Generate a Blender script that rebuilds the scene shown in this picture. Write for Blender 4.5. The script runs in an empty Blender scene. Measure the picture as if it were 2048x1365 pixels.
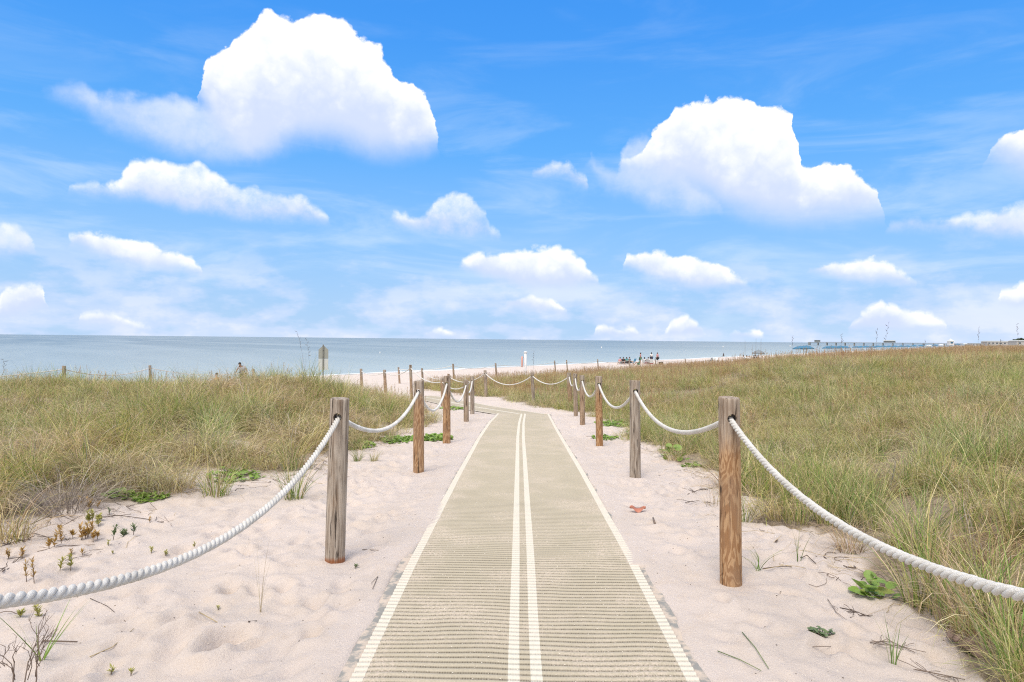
import bpy, bmesh, math, random
import numpy as np
from mathutils import Vector, Matrix, Euler

random.seed(7); rng = np.random.default_rng(7)
SC = bpy.context.scene; COL = SC.collection
F, CX, CY = 1365.0, 1024.0, 682.5            # focal length and centre in photo pixels
CAM = np.array([0.0, 0.0, 1.6])
ROLL, PITCH = math.atan(0.0101), math.atan(3.2/1365)

# ------------------------------------------------------------------ camera
fw = np.array([0, math.cos(PITCH), -math.sin(PITCH)])
up0 = np.array([0, math.sin(PITCH), math.cos(PITCH)]); r0 = np.array([1.0, 0, 0])
cup = up0*math.cos(ROLL) - r0*math.sin(ROLL)
crt = r0*math.cos(ROLL) + up0*math.sin(ROLL)
cam = bpy.data.objects.new('camera', bpy.data.cameras.new('camera')); COL.objects.link(cam)
cam.data.sensor_width = 36; cam.data.lens = 24; cam.data.clip_end = 60000; cam.data.clip_start = 0.05
M = Matrix.Identity(4)
for i in range(3):
    M[i][0] = crt[i]; M[i][1] = cup[i]; M[i][2] = -fw[i]; M[i][3] = CAM[i]
cam.matrix_world = M
SC.camera = cam
SC.render.resolution_x, SC.render.resolution_y = 1024, 682
SC.view_settings.view_transform = 'Standard'; SC.view_settings.look = 'None'
SC.view_settings.exposure = 0.0; SC.view_settings.gamma = 1.0

def ray(px, py):
    return fw + crt*(px-CX)/F + cup*(CY-py)/F
def P(px, py, Y):
    d = ray(px, py); return CAM + d*(Y/d[1])

# ------------------------------------------------------------------ node helpers
class NT:
    def __init__(s, tree): s.t = tree; s.n = tree.nodes; s.l = tree.links
    def node(s, typ, **kw):
        n = s.n.new(typ)
        for k, v in kw.items(): setattr(n, k, v)
        return n
    def put(s, sock, v):
        if v is None: return
        if isinstance(v, bpy.types.NodeSocket): s.l.new(v, sock)
        else: sock.default_value = v
    def math(s, op, a, b=None, c=None, clamp=False):
        n = s.node('ShaderNodeMath', operation=op); n.use_clamp = clamp
        s.put(n.inputs[0], a); s.put(n.inputs[1], b); s.put(n.inputs[2], c)
        return n.outputs[0]
    def smooth(s, v, a, b, lo=0.0, hi=1.0):
        n = s.node('ShaderNodeMapRange', interpolation_type='SMOOTHSTEP')
        s.put(n.inputs[0], v); s.put(n.inputs[1], a); s.put(n.inputs[2], b); s.put(n.inputs[3], lo); s.put(n.inputs[4], hi)
        return n.outputs[0]
    def lin(s, v, a, b, lo=0.0, hi=1.0):
        n = s.node('ShaderNodeMapRange'); n.clamp = True
        s.put(n.inputs[0], v); s.put(n.inputs[1], a); s.put(n.inputs[2], b); s.put(n.inputs[3], lo); s.put(n.inputs[4], hi)
        return n.outputs[0]
    def mix(s, f, a, b, mode='MIX'):
        n = s.node('ShaderNodeMix', data_type='RGBA', blend_type=mode)
        s.put(n.inputs[0], f)
        for i, v in ((6, a), (7, b)):
            if isinstance(v, (tuple, list)) and len(v) == 3: v = (*v, 1)
            s.put(n.inputs[i], v)
        return n.outputs[2]
    def noise(s, vec, scale, detail=4, rough=0.55, dist=0.0, out=0, dim='3D'):
        n = s.node('ShaderNodeTexNoise', noise_dimensions=dim)
        s.put(n.inputs['Vector'], vec); s.put(n.inputs['Scale'], scale); s.put(n.inputs['Detail'], detail)
        s.put(n.inputs['Roughness'], rough); s.put(n.inputs['Distortion'], dist)
        return n.outputs[out]
    def mapping(s, vec, scale=(1, 1, 1), loc=(0, 0, 0), rot=(0, 0, 0)):
        n = s.node('ShaderNodeMapping'); s.put(n.inputs[0], vec)
        n.inputs['Scale'].default_value = scale; n.inputs['Location'].default_value = loc; n.inputs['Rotation'].default_value = rot
        return n.outputs[0]
    def ramp(s, v, stops):
        n = s.node('ShaderNodeValToRGB'); s.put(n.inputs[0], v)
        e = n.color_ramp.elements
        while len(e) < len(stops): e.new(0.5)
        for el, (p, c) in zip(e, stops): el.position = p; el.color = (*c, 1)
        return n.outputs[0]
    def bump(s, h, strength, dist, normal=None):
        n = s.node('ShaderNodeBump'); s.put(n.inputs['Height'], h)
        n.inputs['Strength'].default_value = strength; n.inputs['Distance'].default_value = dist
        s.put(n.inputs['Normal'], normal)
        return n.outputs[0]

def material(name):
    m = bpy.data.materials.new(name); m.use_nodes = True
    t = NT(m.node_tree); t.n.clear()
    out = t.node('ShaderNodeOutputMaterial')
    bs = t.node('ShaderNodeBsdfPrincipled'); t.l.new(bs.outputs[0], out.inputs[0])
    t.out = out; t.bs = bs
    return m, t

# ------------------------------------------------------------------ world: Nishita sky with clouds laid out by azimuth and elevation
SUN_EL, SUN_AZ = math.radians(58), math.radians(200)      # behind the camera, high
W = bpy.data.worlds.new('World'); SC.world = W; W.use_nodes = True
w = NT(W.node_tree); w.n.clear()
tc = w.node('ShaderNodeTexCoord').outputs['Generated']
nrm = w.node('ShaderNodeVectorMath', operation='NORMALIZE'); w.l.new(tc, nrm.inputs[0]); D = nrm.outputs[0]
sep = w.node('ShaderNodeSeparateXYZ'); w.l.new(D, sep.inputs[0]); dx, dy, dz = sep.outputs
sky = w.node('ShaderNodeTexSky', sky_type='NISHITA'); sky.sun_disc = False
sky.sun_elevation = SUN_EL; sky.sun_rotation = SUN_AZ
sky.air_density = 1.0; sky.dust_density = 0.6; sky.ozone_density = 3.0
wout = w.node('ShaderNodeOutputWorld'); wbg = w.node('ShaderNodeBackground'); w.l.new(wbg.outputs[0], wout.inputs[0])
wbg.inputs[1].default_value = 0.108
az = w.math('ARCTAN2', dx, dy); el = w.math('ARCSINE', dz)
def azel(px, py):
    d = ray(px, py); d = d/np.linalg.norm(d); return math.atan2(d[0], d[1]), math.asin(d[2])
nz = w.noise(D, 7.0, 7, 0.62, 0.0, out=1)
sz = w.node('ShaderNodeSeparateColor'); w.l.new(nz, sz.inputs[0])
nr, ng, nb = [w.math('SUBTRACT', o, 0.5) for o in sz.outputs]
nz2 = w.noise(D, 30.0, 5, 0.65, 0.0, out=1)
sz2 = w.node('ShaderNodeSeparateColor'); w.l.new(nz2, sz2.inputs[0])
n2r, n2g, n2b = [w.math('SUBTRACT', o, 0.5) for o in sz2.outputs]
AZ0, AZ1, EL1 = -0.80, 0.80, 0.65
def curve(pts, azu):
    """pts: (px, py) in the photograph, turned into azimuth -> elevation; linear in between."""
    q = sorted((azel(px, py) for px, py in pts))
    n = w.node('ShaderNodeFloatCurve'); c = n.mapping.curves[0]
    n.mapping.use_clip = False
    q = [((a-AZ0)/(AZ1-AZ0), e/EL1) for a, e in q]
    c.points[0].location = (0, q[0][1]); c.points[1].location = (1, q[-1][1])
    for a, e in q: c.points.new(a, e)
    for p in c.points: p.handle_type = 'VECTOR'
    n.mapping.update(); w.l.new(azu, n.inputs[1])
    return w.math('MULTIPLY', n.outputs[0], EL1)
skycol = w.mix(1.0, sky.outputs[0], (0.42, 1.38, 2.35), 'MULTIPLY')
# paler, milkier air towards the horizon
hz = w.smooth(el, 0.0, 0.36, 1.0, 0.0)
skycol = w.mix(w.math('MULTIPLY', w.math('POWER', hz, 1.6), 0.78), skycol, (5.3, 7.2, 9.4))
grad = w.ramp(w.math('MULTIPLY', el, 1/1.5708), [(0.0, (.47, .65, .90)), (0.08, (.29, .55, .91)), (0.17, (.13, .43, .92)), (0.26, (.07, .34, .91)), (0.34, (.045, .29, .88)), (0.55, (.03, .20, .70)), (1.0, (.025, .14, .52))])
gx10 = w.node('ShaderNodeVectorMath', operation='SCALE'); w.l.new(grad, gx10.inputs[0]); gx10.inputs['Scale'].default_value = 9.6
skycol = w.mix(0.86, skycol, gx10.outputs[0])
# thin streaky cirrus
ci = w.noise(w.mapping(D, (2.2, 2.2, 11.0), rot=(0.06, 0.05, 0)), 1.6, 6, 0.6, 0.6)
cif = w.math('MULTIPLY', w.smooth(ci, 0.44, 0.74), w.smooth(el, 0.02, 0.45, 0.62, 0.10))
skycol = w.mix(cif, skycol, (6.3, 7.8, 9.6))
state = {'c': skycol}
pv = w.node('ShaderNodeTexVoronoi', feature='F1'); w.l.new(w.mapping(D, (1, 1, 1), loc=(.3, .1, .2)), pv.inputs['Vector'])
pv.inputs['Scale'].default_value = 24; pv.inputs['Detail'].default_value = 2.0; pv.inputs['Roughness'].default_value = 0.6
wob = w.node('ShaderNodeVectorMath', operation='MULTIPLY_ADD'); w.l.new(nz2, wob.inputs[0]); wob.inputs[1].default_value = (.03, .03, .03); w.l.new(D, wob.inputs[2]); w.l.new(wob.outputs[0], pv.inputs['Vector'])
puff = w.math('SUBTRACT', 0.60, pv.outputs['Distance'])
def layer(outlines, wt, wb, op, amp, amp2, shade=0.5, soft=0.0, base=(6.3, 7.2, 9.7), cap=(10.4, 10.4, 10.6), pf=0.016, tap=26, bias=0.0):
    """outlines: list of (top polyline, bottom polyline) that do not overlap in azimuth."""
    azu0 = w.math('ADD', az, w.math('ADD', w.math('MULTIPLY', nr, amp), w.math('MULTIPLY', n2r, amp2*2.2)))
    elw = w.math('ADD', el, w.math('ADD', w.math('MULTIPLY', ng, amp), w.math('MULTIPLY', n2g, amp2)))
    azu = w.math('MULTIPLY', w.math('SUBTRACT', azu0, AZ0), 1/(AZ1-AZ0))
    T, B = [(-400, 1000)], [(-400, 900)]
    gaps = [b[0][0][0]-a[0][-1][0] for a, b in zip(outlines[:-1], outlines[1:])]+[99]
    tap = min([tap]+[g_/2-3 for g_ in gaps])
    for tp, bt in outlines:
        T += [(tp[0][0]-tap, bt[0][1]+60)] + tp + [(tp[-1][0]+tap, bt[-1][1]+60)]
        B += [(bt[0][0]-tap, bt[0][1])] + bt + [(bt[-1][0]+tap, bt[-1][1])]
    T.append((2500, 1000)); B.append((2500, 900))
    top = curve(T, azu); bot = curve(B, azu)
    a = w.smooth(w.math('ADD', w.math('ADD', w.math('SUBTRACT', top, elw), bias), w.math('MULTIPLY', puff, pf)), 0.0, wt)
    elb = w.math('ADD', elw, w.math('MULTIPLY', n2b, 0.015))
    b = w.smooth(w.math('SUBTRACT', elb, bot), -wb*0.4, wb)
    m = w.math('MULTIPLY', w.math('MULTIPLY', a, b), op)
    if soft: m = w.math('MULTIPLY', m, w.smooth(w.math('ADD', nb, n2b), -soft, soft*0.6, 0.25, 1.0))
    h = w.math('DIVIDE', w.math('SUBTRACT', elw, bot), w.math('MAXIMUM', w.math('SUBTRACT', top, bot), 0.01))
    h = w.math('ADD', h, w.math('ADD', w.math('MULTIPLY', nb, 0.8), w.math('ADD', w.math('MULTIPLY', n2g, 0.25), w.math('MULTIPLY', puff, 0.35))))
    col = w.mix(w.smooth(h, 0.0, shade), base, cap)
    state['c'] = w.mix(m, state['c'], col)
# low hazy bank of small clouds over the sea
lb = w.noise(w.mapping(D, (1, 1, 2.6)), 9.0, 6, 0.55)
lm = w.math('MULTIPLY', w.smooth(w.math('ADD', lb, w.smooth(el, 0.02, 0.18, 0.08, -0.08)), 0.47, 0.60), w.smooth(el, 0.0, 0.17, 0.62, 0.0))
state['c'] = w.mix(lm, state['c'], w.mix(w.smooth(w.math('ADD', lb, w.math('MULTIPLY', n2b, 0.25)), 0.50, 0.64), (6.6, 7.5, 9.7), (9.0, 9.0, 10.0)))
layer([([(0, 575), (55, 560), (90, 575)], [(0, 640), (90, 620)]),
       ([(160, 630), (210, 618), (250, 638), (310, 655)], [(160, 650), (310, 668)]),
       ([(850, 664), (885, 656), (915, 668)], [(850, 674), (915, 676)]),
       ([(1015, 592), (1060, 585), (1100, 596), (1135, 618)], [(1015, 612), (1135, 632)]),
       ([(1195, 652), (1215, 646), (1240, 655), (1262, 650), (1280, 664)], [(1195, 672), (1280, 676)]),
       ([(1335, 642), (1375, 626), (1405, 650)], [(1335, 672), (1405, 676)]),
       ([(1462, 662), (1480, 652), (1515, 652), (1527, 664)], [(1462, 676), (1527, 676)]),
       ([(1700, 640), (1760, 600), (1830, 622), (1890, 640)], [(1700, 662), (1890, 664)]),
       ([(2000, 585), (2048, 570), (2100, 560)], [(2000, 610), (2100, 620)])],
      0.009, 0.012, 0.95, 0.014, 0.007, 0.9, pf=0.012, bias=0.006)
layer([([(135, 470), (160, 455), (215, 462), (245, 475), (285, 480), (330, 492), (370, 505), (402, 528)], [(135, 490), (220, 520), (290, 542), (402, 548)]),
       ([(920, 520), (960, 502), (1010, 500), (1050, 494), (1100, 492), (1140, 500), (1165, 520), (1200, 556)], [(920, 540), (1000, 566), (1060, 580), (1150, 580), (1200, 570)]),
       ([(1250, 510), (1300, 500), (1360, 505), (1420, 515), (1455, 532), (1500, 566)], [(1250, 535), (1330, 566), (1400, 582), (1500, 576)]),
       ([(1618, 525), (1660, 515), (1700, 520), (1740, 515), (1790, 530), (1832, 562)], [(1618, 545), (1680, 566), (1740, 572), (1832, 574)])],
      0.009, 0.016, 0.95, 0.012, 0.008, 0.85, pf=0.014, bias=0.006)
layer([([(-60, 420), (0, 435), (40, 440), (68, 470), (72, 490)], [(-60, 530), (0, 525), (72, 505)]),
       ([(140, 372), (180, 364), (236, 360), (262, 318), (300, 308), (345, 320), (395, 316), (440, 345), (480, 372), (550, 378), (605, 385), (655, 428)], [(140, 385), (220, 395), (290, 400), (370, 425), (500, 440), (655, 446)]),
       ([(780, 425), (840, 425), (868, 400), (905, 384), (950, 392), (972, 420), (975, 448), (1000, 462)], [(780, 440), (830, 462), (900, 478), (1000, 478)]),
       ([(1062, 335), (1100, 320), (1140, 322), (1172, 355)], [(1062, 352), (1120, 360), (1172, 378)]),
       ([(1780, 435), (1830, 422), (1880, 430), (1940, 428), (2048, 398), (2120, 395)], [(1780, 462), (1900, 468), (2000, 480), (2120, 500)])],
      0.012, 0.018, 0.92, 0.014, 0.008, 0.9, soft=0.40, pf=0.014, bias=0.006)
layer([([(88, 165), (120, 150), (150, 148), (185, 165), (200, 172), (230, 165), (280, 175), (330, 172), (400, 185), (560, 250)], [(88, 185), (150, 215), (230, 262), (330, 300), (400, 318), (470, 330), (560, 300)]),
       ([(1178, 292), (1200, 315), (1235, 328), (1262, 262), (1300, 255), (1380, 340), (1440, 390)], [(1178, 330), (1215, 385), (1260, 395), (1310, 425), (1380, 440), (1440, 425)])],
      0.020, 0.03, 0.92, 0.014, 0.010, 1.6, soft=0.75, base=(6.2, 7.3, 9.9), cap=(8.8, 9.2, 10.3), pf=0.012)
layer([([(400, 175), (404, 130), (415, 105), (440, 84), (470, 62), (500, 44), (515, 18), (535, 5), (570, 14), (600, 24), (650, 14), (690, 30), (710, 62), (735, 62), (760, 85), (785, 130), (797, 158), (820, 155), (845, 172), (864, 215), (872, 260), (882, 296)],
        [(400, 205), (425, 262), (460, 300), (500, 322), (545, 312), (600, 290), (670, 290), (740, 318), (800, 322), (850, 312), (882, 290)]),
       ([(1232, 318), (1262, 312), (1290, 290), (1302, 262), (1325, 235), (1345, 215), (1360, 198), (1385, 202), (1410, 188), (1440, 180), (1475, 182), (1500, 186), (1512, 205), (1545, 200), (1566, 196), (1584, 215), (1592, 245), (1597, 318), (1612, 326), (1650, 312), (1690, 318), (1730, 338), (1755, 365), (1768, 405)],
        [(1232, 326), (1262, 345), (1300, 362), (1340, 380), (1400, 395), (1440, 420), (1500, 440), (1580, 455), (1680, 452), (1768, 438)]),
       ([(1978, 290), (1992, 265), (2020, 252), (2048, 246), (2110, 255)], [(1978, 320), (2050, 360), (2110, 370)])],
      0.006, 0.040, 1.0, 0.010, 0.008, 0.85)
# unseen sky above and around the view: fuller cloud added to whiten ambient light
gp = w.noise(w.mapping(D, (1, 1, 1.8)), 2.6, 6, 0.58)
away = w.math('MAXIMUM', w.smooth(w.math('ABSOLUTE', az), 0.72, 0.95), w.smooth(el, 0.52, 0.68))
gm = w.math('MULTIPLY', w.smooth(gp, 0.37, 0.48), away)
final = w.mix(gm, state['c'], w.mix(w.smooth(gp, 0.42, 0.6), (8.4, 8.5, 9.2), (10.2, 10.1, 10.1)))
# below the horizon the world is only ever seen by rays that miss the sea
w.l.new(final, wbg.inputs[0])
W.cycles.sampling_method = 'NONE'

sun = bpy.data.objects.new('sun', bpy.data.lights.new('sun', 'SUN')); COL.objects.link(sun)
sun.data.energy = 2.9; sun.data.angle = math.radians(30); sun.data.color = (1.0, 0.92, 0.81)
sd = Vector((math.sin(SUN_AZ)*math.cos(SUN_EL), math.cos(SUN_AZ)*math.cos(SUN_EL), math.sin(SUN_EL)))
sun.rotation_euler = sd.to_track_quat('Z', 'Y').to_euler()
sun.location = (0, -10, 20)
SC.cycles.filter_width = 1.15
SC.cycles.use_denoising = False
SC.cycles.max_bounces = 6; SC.cycles.diffuse_bounces = 3; SC.cycles.glossy_bounces = 2
SC.cycles.transmission_bounces = 3; SC.cycles.transparent_max_bounces = 4
SC.cycles.use_adaptive_sampling = True; SC.cycles.adaptive_threshold = 0.01

# ------------------------------------------------------------------ terrain functions (numpy)
def sstep(v, a, b):
    if a > b: return 1-sstep(v, b, a)
    q = np.clip((v-a)/(b-a), 0, 1); return q*q*(3-2*q)
_perm = np.random.default_rng(3).random((256, 256))
def vnoise(x, y, s=1.0, seed=0):
    x = np.asarray(x, float)*s+seed*17.31; y = np.asarray(y, float)*s+seed*9.77
    xi = np.floor(x).astype(int); yi = np.floor(y).astype(int); fx = x-xi; fy = y-yi
    fx = fx*fx*(3-2*fx); fy = fy*fy*(3-2*fy)
    g = lambda i, j: _perm[(xi+i) % 256, (yi+j) % 256]
    return (g(0, 0)*(1-fx)+g(1, 0)*fx)*(1-fy)+(g(0, 1)*(1-fx)+g(1, 1)*fx)*fy
def fbm(x, y, s=1.0, o=4, seed=0):
    a, t, n = 0.5, 0, 0
    for k in range(o): t = t+a*vnoise(x, y, s*2**k, seed+k*3); n += a; a *= 0.5
    return t/n
def shore_t(x, y): return ((x+16)-0.72*(y-78))/1.2322       # metres inland of the waterline
SEA = 1.6-4.05
PATH = np.array([(-0.1, -30), (0.05, 3), (0.2, 12), (0.4, 20.5), (-1.3, 24.5), (-4.4, 31), (-7.2, 38), (-9.2, 48), (-12, 62)], float)
def path_dist(x, y, pts=PATH):
    best = np.full(np.shape(x), 1e9); side = np.zeros(np.shape(x))
    for a, b in zip(pts[:-1], pts[1:]):
        d = b-a; L = d@d
        q = np.clip(((x-a[0])*d[0]+(y-a[1])*d[1])/L, 0, 1)
        ex, ey = x-a[0]-q*d[0], y-a[1]-q*d[1]
        r = np.hypot(ex, ey); s_ = np.sign(ex*d[1]-ey*d[0])
        side = np.where(r < best, s_, side); best = np.minimum(best, r)
    return best, side
def ground_base(x, y):
    x = np.asarray(x, float); y = np.asarray(y, float); t = shore_t(x, y)
    zy = np.interp(y, [-40, 0, 5, 8.7, 12.2, 17, 21, 25, 30, 36, 55], [-1.45, -1.6, -1.62, -1.73, -1.87, -2.09, -2.34, -2.45, -2.54, -2.84, -3.5])
    zt = np.interp(t, [-4000, -200, -30, 0, 12, 20, 27, 32.4, 40, 46.6, 49.5, 51.5, 54, 56, 58, 75, 400], [-30, -12, -6, -4.05, -3.62, -3.5, -3.2, -2.84, -2.52, -2.34, -2.1, -1.9, -1.78, -1.7, -1.6, -1.5, -1.4])
    k = sstep(np.abs(x), 3, 10); k = np.maximum(k, sstep(y, 24, 34))
    z = zy*(1-k)+zt*k
    pd, side = path_dist(x, y)
    right = side > 0
    addR = np.interp(t, [30, 36, 43, 50, 60, 90], [0, .05, .50, .84, .82, .8])*sstep(pd, 2.2, 13)
    addL = 0.96*np.exp(-((y-16.5)/6.0)**2)*sstep(-x, 2.2, 5.2)*np.interp(t, [20, 30], [0, 1])*(1+0.15*sstep(-x, 7.5, 11)) + 0.2*np.exp(-((y-9.5)/3.0)**2)*sstep(-x, 3, 6)
    z = z+(0.045*sstep(x, .9, 1.35)-0.035*sstep(-x, .9, 1.25))*sstep(y, 9, 5)*(np.abs(x) < 8) if True else z
    z = z+np.where(right | (x > 3), addR, addL)
    far = sstep(pd, 2.5, 6)*np.interp(t, [14, 30], [0, 1])
    z = z+far*(fbm(x, y, 0.22, 3, 5)-0.5)*0.55
    return z+1.6
def hit(px, py, fn=None, y0=1.2, y1=900):
    """where the photograph's ray through (px, py) meets the ground"""
    fn = fn or ground_base; d = ray(px, py); d = d/d[1]
    ys = np.geomspace(y0, y1, 1500)
    zs = CAM[2]+d[2]*ys; xs = d[0]*ys
    g = fn(xs, ys); below = np.nonzero(zs < g)[0]
    i = below[0] if len(below) else len(ys)-1
    return float(xs[i]), float(ys[i])

# mat centre line, from its centre stripes in the photograph
mc = [hit(*p) for p in [(1049, 1360), (1047, 1200), (1046.5, 1128), (1043.5, 1000), (1042.5, 940), (1041, 880), (1042.5, 850), (1046.6, 830)]]
MAT_Y = np.array([-6.0, -1.0, 1.0]+[p[1] for p in mc]); MAT_X = np.array([mc[0][0]]*3+[p[0] for p in mc])
MAT_END = MAT_Y[-1]
_yy = np.linspace(-6, MAT_END, 400); _xx = np.interp(_yy, MAT_Y, MAT_X)
_k = np.ones(21)/21; _xs = np.convolve(np.pad(_xx, 10, 'edge'), _k, 'valid')
def mat_cx(y): return np.interp(y, _yy, _xs)
def mat_z(x, y):
    return ground_base(mat_cx(y), y)+0.022+0.010*(fbm(x, y, 1.1, 3, 40)-0.5)
HALF = 0.815
MAT2 = np.array([(0.50, 21.05), (-0.35, 22.6), (-1.62, 25.0), (-3.1, 28.2), (-4.3, 31.0)], float)
# dents of old footprints
nd = 2600
ddx = rng.uniform(-4.2, 4.2, nd); ddy = 1.2+rng.random(nd)**1.3*20; dph = rng.uniform(-0.9, 0.9, nd)
dda = rng.uniform(.032, .065, nd); ddb = rng.uniform(.06, .13, nd); ddd = rng.uniform(.010, .034, nd)
postxy = [(-1.30, 5.04), (1.45, 4.49), (-1.2, 8.8), (1.56, 8.7), (-1.19, 12.3), (1.54, 12.1)]
for _px, _py in postxy: ddd[np.hypot(ddx-_px, ddy-_py) < 0.32] = 0.0005
def veg_bounds(y):
    XL = np.interp(y, [0, 3.3, 4.6, 5.4, 6.2, 6.8, 7.2, 7.7, 8.4, 10, 13, 17, 21, 24], [-4.4, -4.4, -4.5, -4.35, -4.5, -4.2, -3.6, -3.0, -2.6, -2.7, -2.3, -2.1, -2.4, -4.4])
    XR = np.interp(y, [0, 3.3, 4.4, 5.2, 6.2, 7, 10, 13, 17, 21, 24], [1.7, 1.85, 2.2, 2.45, 2.3, 2.3, 2.6, 2.55, 2.4, 2.6, 2.7])
    return XL, XR
def veg(x, y):
    """0 bare sand .. 1 thick dune grass"""
    x = np.asarray(x, float); y = np.asarray(y, float)
    XL, XR = veg_bounds(y); t = shore_t(x, y); pd, side = path_dist(x, y)
    n = (fbm(x, y, 1.1, 3, 21)-0.5)
    e = np.maximum(XL-x, x-XR)+n*1.2
    v = sstep(e, -0.02, 0.35)
    v2 = sstep(pd+n*1.2, 1.9, 2.6)
    k = sstep(y, 21.5, 23.5); v = v*(1-k)+v2*k
    v = v*sstep(t+n*6, 24, 28)
    # sandy openings on the left
    hole = np.exp(-(((x+3.0)/0.9)**2+((y-7.9)/0.55)**2)) + 0.7*np.exp(-(((x+4.0)/0.45)**2+((y-9.9)/0.35)**2))
    v = v*(1-np.clip(hole*1.5, 0, 0.93))
    lb = (x < 0) & (y < 30)
    v = np.where(lb & (x > -9), v*sstep(fbm(x, y, 0.55, 3, 33), 0.24, 0.36), v)
    return v
def ground_full(x, y):
    z = ground_base(x, y)
    near = (y > -2) & (y < 40)
    lx = x-mat_cx(y)
    amp = np.interp(y, [0, 20, 60], [1, .8, 0.4])
    und = (fbm(x, y, 2.6, 4, 8)-0.5)*0.085*amp+(fbm(x, y, 8, 3, 14)-0.5)*0.030
    z = z+und
    for i in range(nd):
        c, s = math.cos(dph[i]), math.sin(dph[i])
        ix = DENT_IX[i]
        if ix is None: continue
        a, b, cc, d_ = ix
        X = x[a:b, cc:d_]-ddx[i]; Y = y[a:b, cc:d_]-ddy[i]
        u = (X*c+Y*s)/dda[i]; v = (-X*s+Y*c)/ddb[i]; r2 = u*u+v*v
        z[a:b, cc:d_] += ddd[i]*(-np.exp(-r2)+0.55*np.exp(-(np.sqrt(r2)-1.75)**2*3.0))
    # sand beside and drifting over the mat
    for sgn in (-1, 1):
        e = lx*sgn-HALF
        yy = y
        if sgn < 0: e0 = np.interp(yy, [0, 4.2, 4.8, 5.6, 6.1, 6.6, 7.0, 30], [.055, .05, .05, .0, -.07, -.075, .0, .0])
        else: e0 = np.interp(yy, [0, 4.5, 4.80, 4.86, 5.3, 6.2, 30], [.06, .055, .05, -.10, -.06, .0, .0])
        e0 = e0+(fbm(x*0+sgn*3, yy, 3.0, 3, 60+sgn)-0.5)*0.10
        lift = sstep(e-e0, -0.045, 0.02)
        m = (np.abs(e) < 0.6) & (y < MAT_END+0.1)
        target = mat_z(x, y)+0.004+0.010*sstep(e-e0, 0, .12)
        fade = sstep(e, 0.05, 0.45)
        zz = np.where(e < e0+0.02, (mat_z(x, y)-0.035)*(1-lift)+target*lift, target*(1-fade)+z*fade)
        z = np.where(m & (lx*sgn > 0), zz, z)
    z = np.where((np.abs(lx) < HALF-0.3) & (y < MAT_END+0.1), ground_base(mat_cx(y), y)-0.03, z)
    pd2, _ = path_dist(x, y, MAT2)
    z = np.where((pd2 < 0.95) & (y > 20.4), ground_base(x, y)-0.012, z)
    return z

# ------------------------------------------------------------------ mesh helpers
def link(name, me, mat=None, parent=None):
    o = bpy.data.objects.new(name, me); COL.objects.link(o)
    if mat is not None and me is not None:
        for m in (mat if isinstance(mat, (list, tuple)) else [mat]): me.materials.append(m)
    if parent is not None: o.parent = parent
    return o
def pymesh(name, V, Fc, smooth=True):
    me = bpy.data.meshes.new(name); me.from_pydata([tuple(v) for v in V], [], [tuple(f) for f in Fc]); me.update()
    if smooth: me.shade_smooth()
    return me
def tag(o, label=None, cat=None, group=None, kind=None):
    if label: o['label'] = label
    if cat: o['category'] = cat
    if group: o['group'] = group
    if kind: o['kind'] = kind
    return o
def thing(name, loc, label, cat, group=None, rz=0.0):
    o = bpy.data.objects.new(name, None); COL.objects.link(o); o.location = loc; o.rotation_euler = (0, 0, rz)
    o.empty_display_size = 0.1
    return tag(o, label, cat, group)
def grid_mesh(name, X, Y, Z, smooth=True):
    h, wd = X.shape
    V = np.stack([X, Y, Z], -1).reshape(-1, 3)
    idx = np.arange(h*wd).reshape(h, wd)
    q = np.stack([idx[:-1, :-1], idx[:-1, 1:], idx[1:, 1:], idx[1:, :-1]], -1).reshape(-1, 4)
    return npmesh(name, V, q, smooth)
def npmesh(name, V, q, smooth=True):
    me = bpy.data.meshes.new(name)
    me.vertices.add(len(V)); me.vertices.foreach_set('co', np.asarray(V, np.float32).ravel())
    n = len(q); k = q.shape[1]
    me.loops.add(n*k); me.loops.foreach_set('vertex_index', q.astype(np.int32).ravel())
    me.polygons.add(n); me.polygons.foreach_set('loop_start', np.arange(0, n*k, k, dtype=np.int32))
    me.polygons.foreach_set('loop_total', np.full(n, k, np.int32))
    if smooth: me.polygons.foreach_set('use_smooth', np.ones(n, bool))
    me.update(calc_edges=True); me.validate()
    return me
def point_attr(me, name, arr, typ='FLOAT'):
    a = me.attributes.new(name, typ, 'POINT')
    key = {'FLOAT': 'value', 'INT': 'value', 'FLOAT_VECTOR': 'vector', 'FLOAT_COLOR': 'color'}[typ]
    a.data.foreach_set(key, np.asarray(arr, np.int32 if typ == 'INT' else np.float32).ravel())
def tube(path, rad, sides=8, cap=True):
    """tube along a polyline; returns V, F lists"""
    path = np.asarray(path, float); n = len(path)
    rad = np.full(n, rad) if np.isscalar(rad) else np.asarray(rad, float)
    V, Fc = [], []
    T = np.gradient(path, axis=0); T /= np.linalg.norm(T, axis=1)[:, None]+1e-12
    ref = np.array([0, 0, 1.0]) if abs(T[0][2]) < 0.9 else np.array([1.0, 0, 0])
    u = np.cross(T[0], ref); u /= np.linalg.norm(u)
    for i in range(n):
        u = u-T[i]*(u@T[i]); u /= np.linalg.norm(u); v = np.cross(T[i], u)
        for k in range(sides):
            a = 2*math.pi*k/sides
            V.append(path[i]+rad[i]*(math.cos(a)*u+math.sin(a)*v))
    for i in range(n-1):
        for k in range(sides):
            a, b = i*sides+k, i*sides+(k+1) % sides
            Fc.append((a, b, b+sides, a+sides))
    if cap:
        Fc.append(tuple(range(sides))[::-1]); Fc.append(tuple((n-1)*sides+k for k in range(sides)))
    return V, Fc
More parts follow.
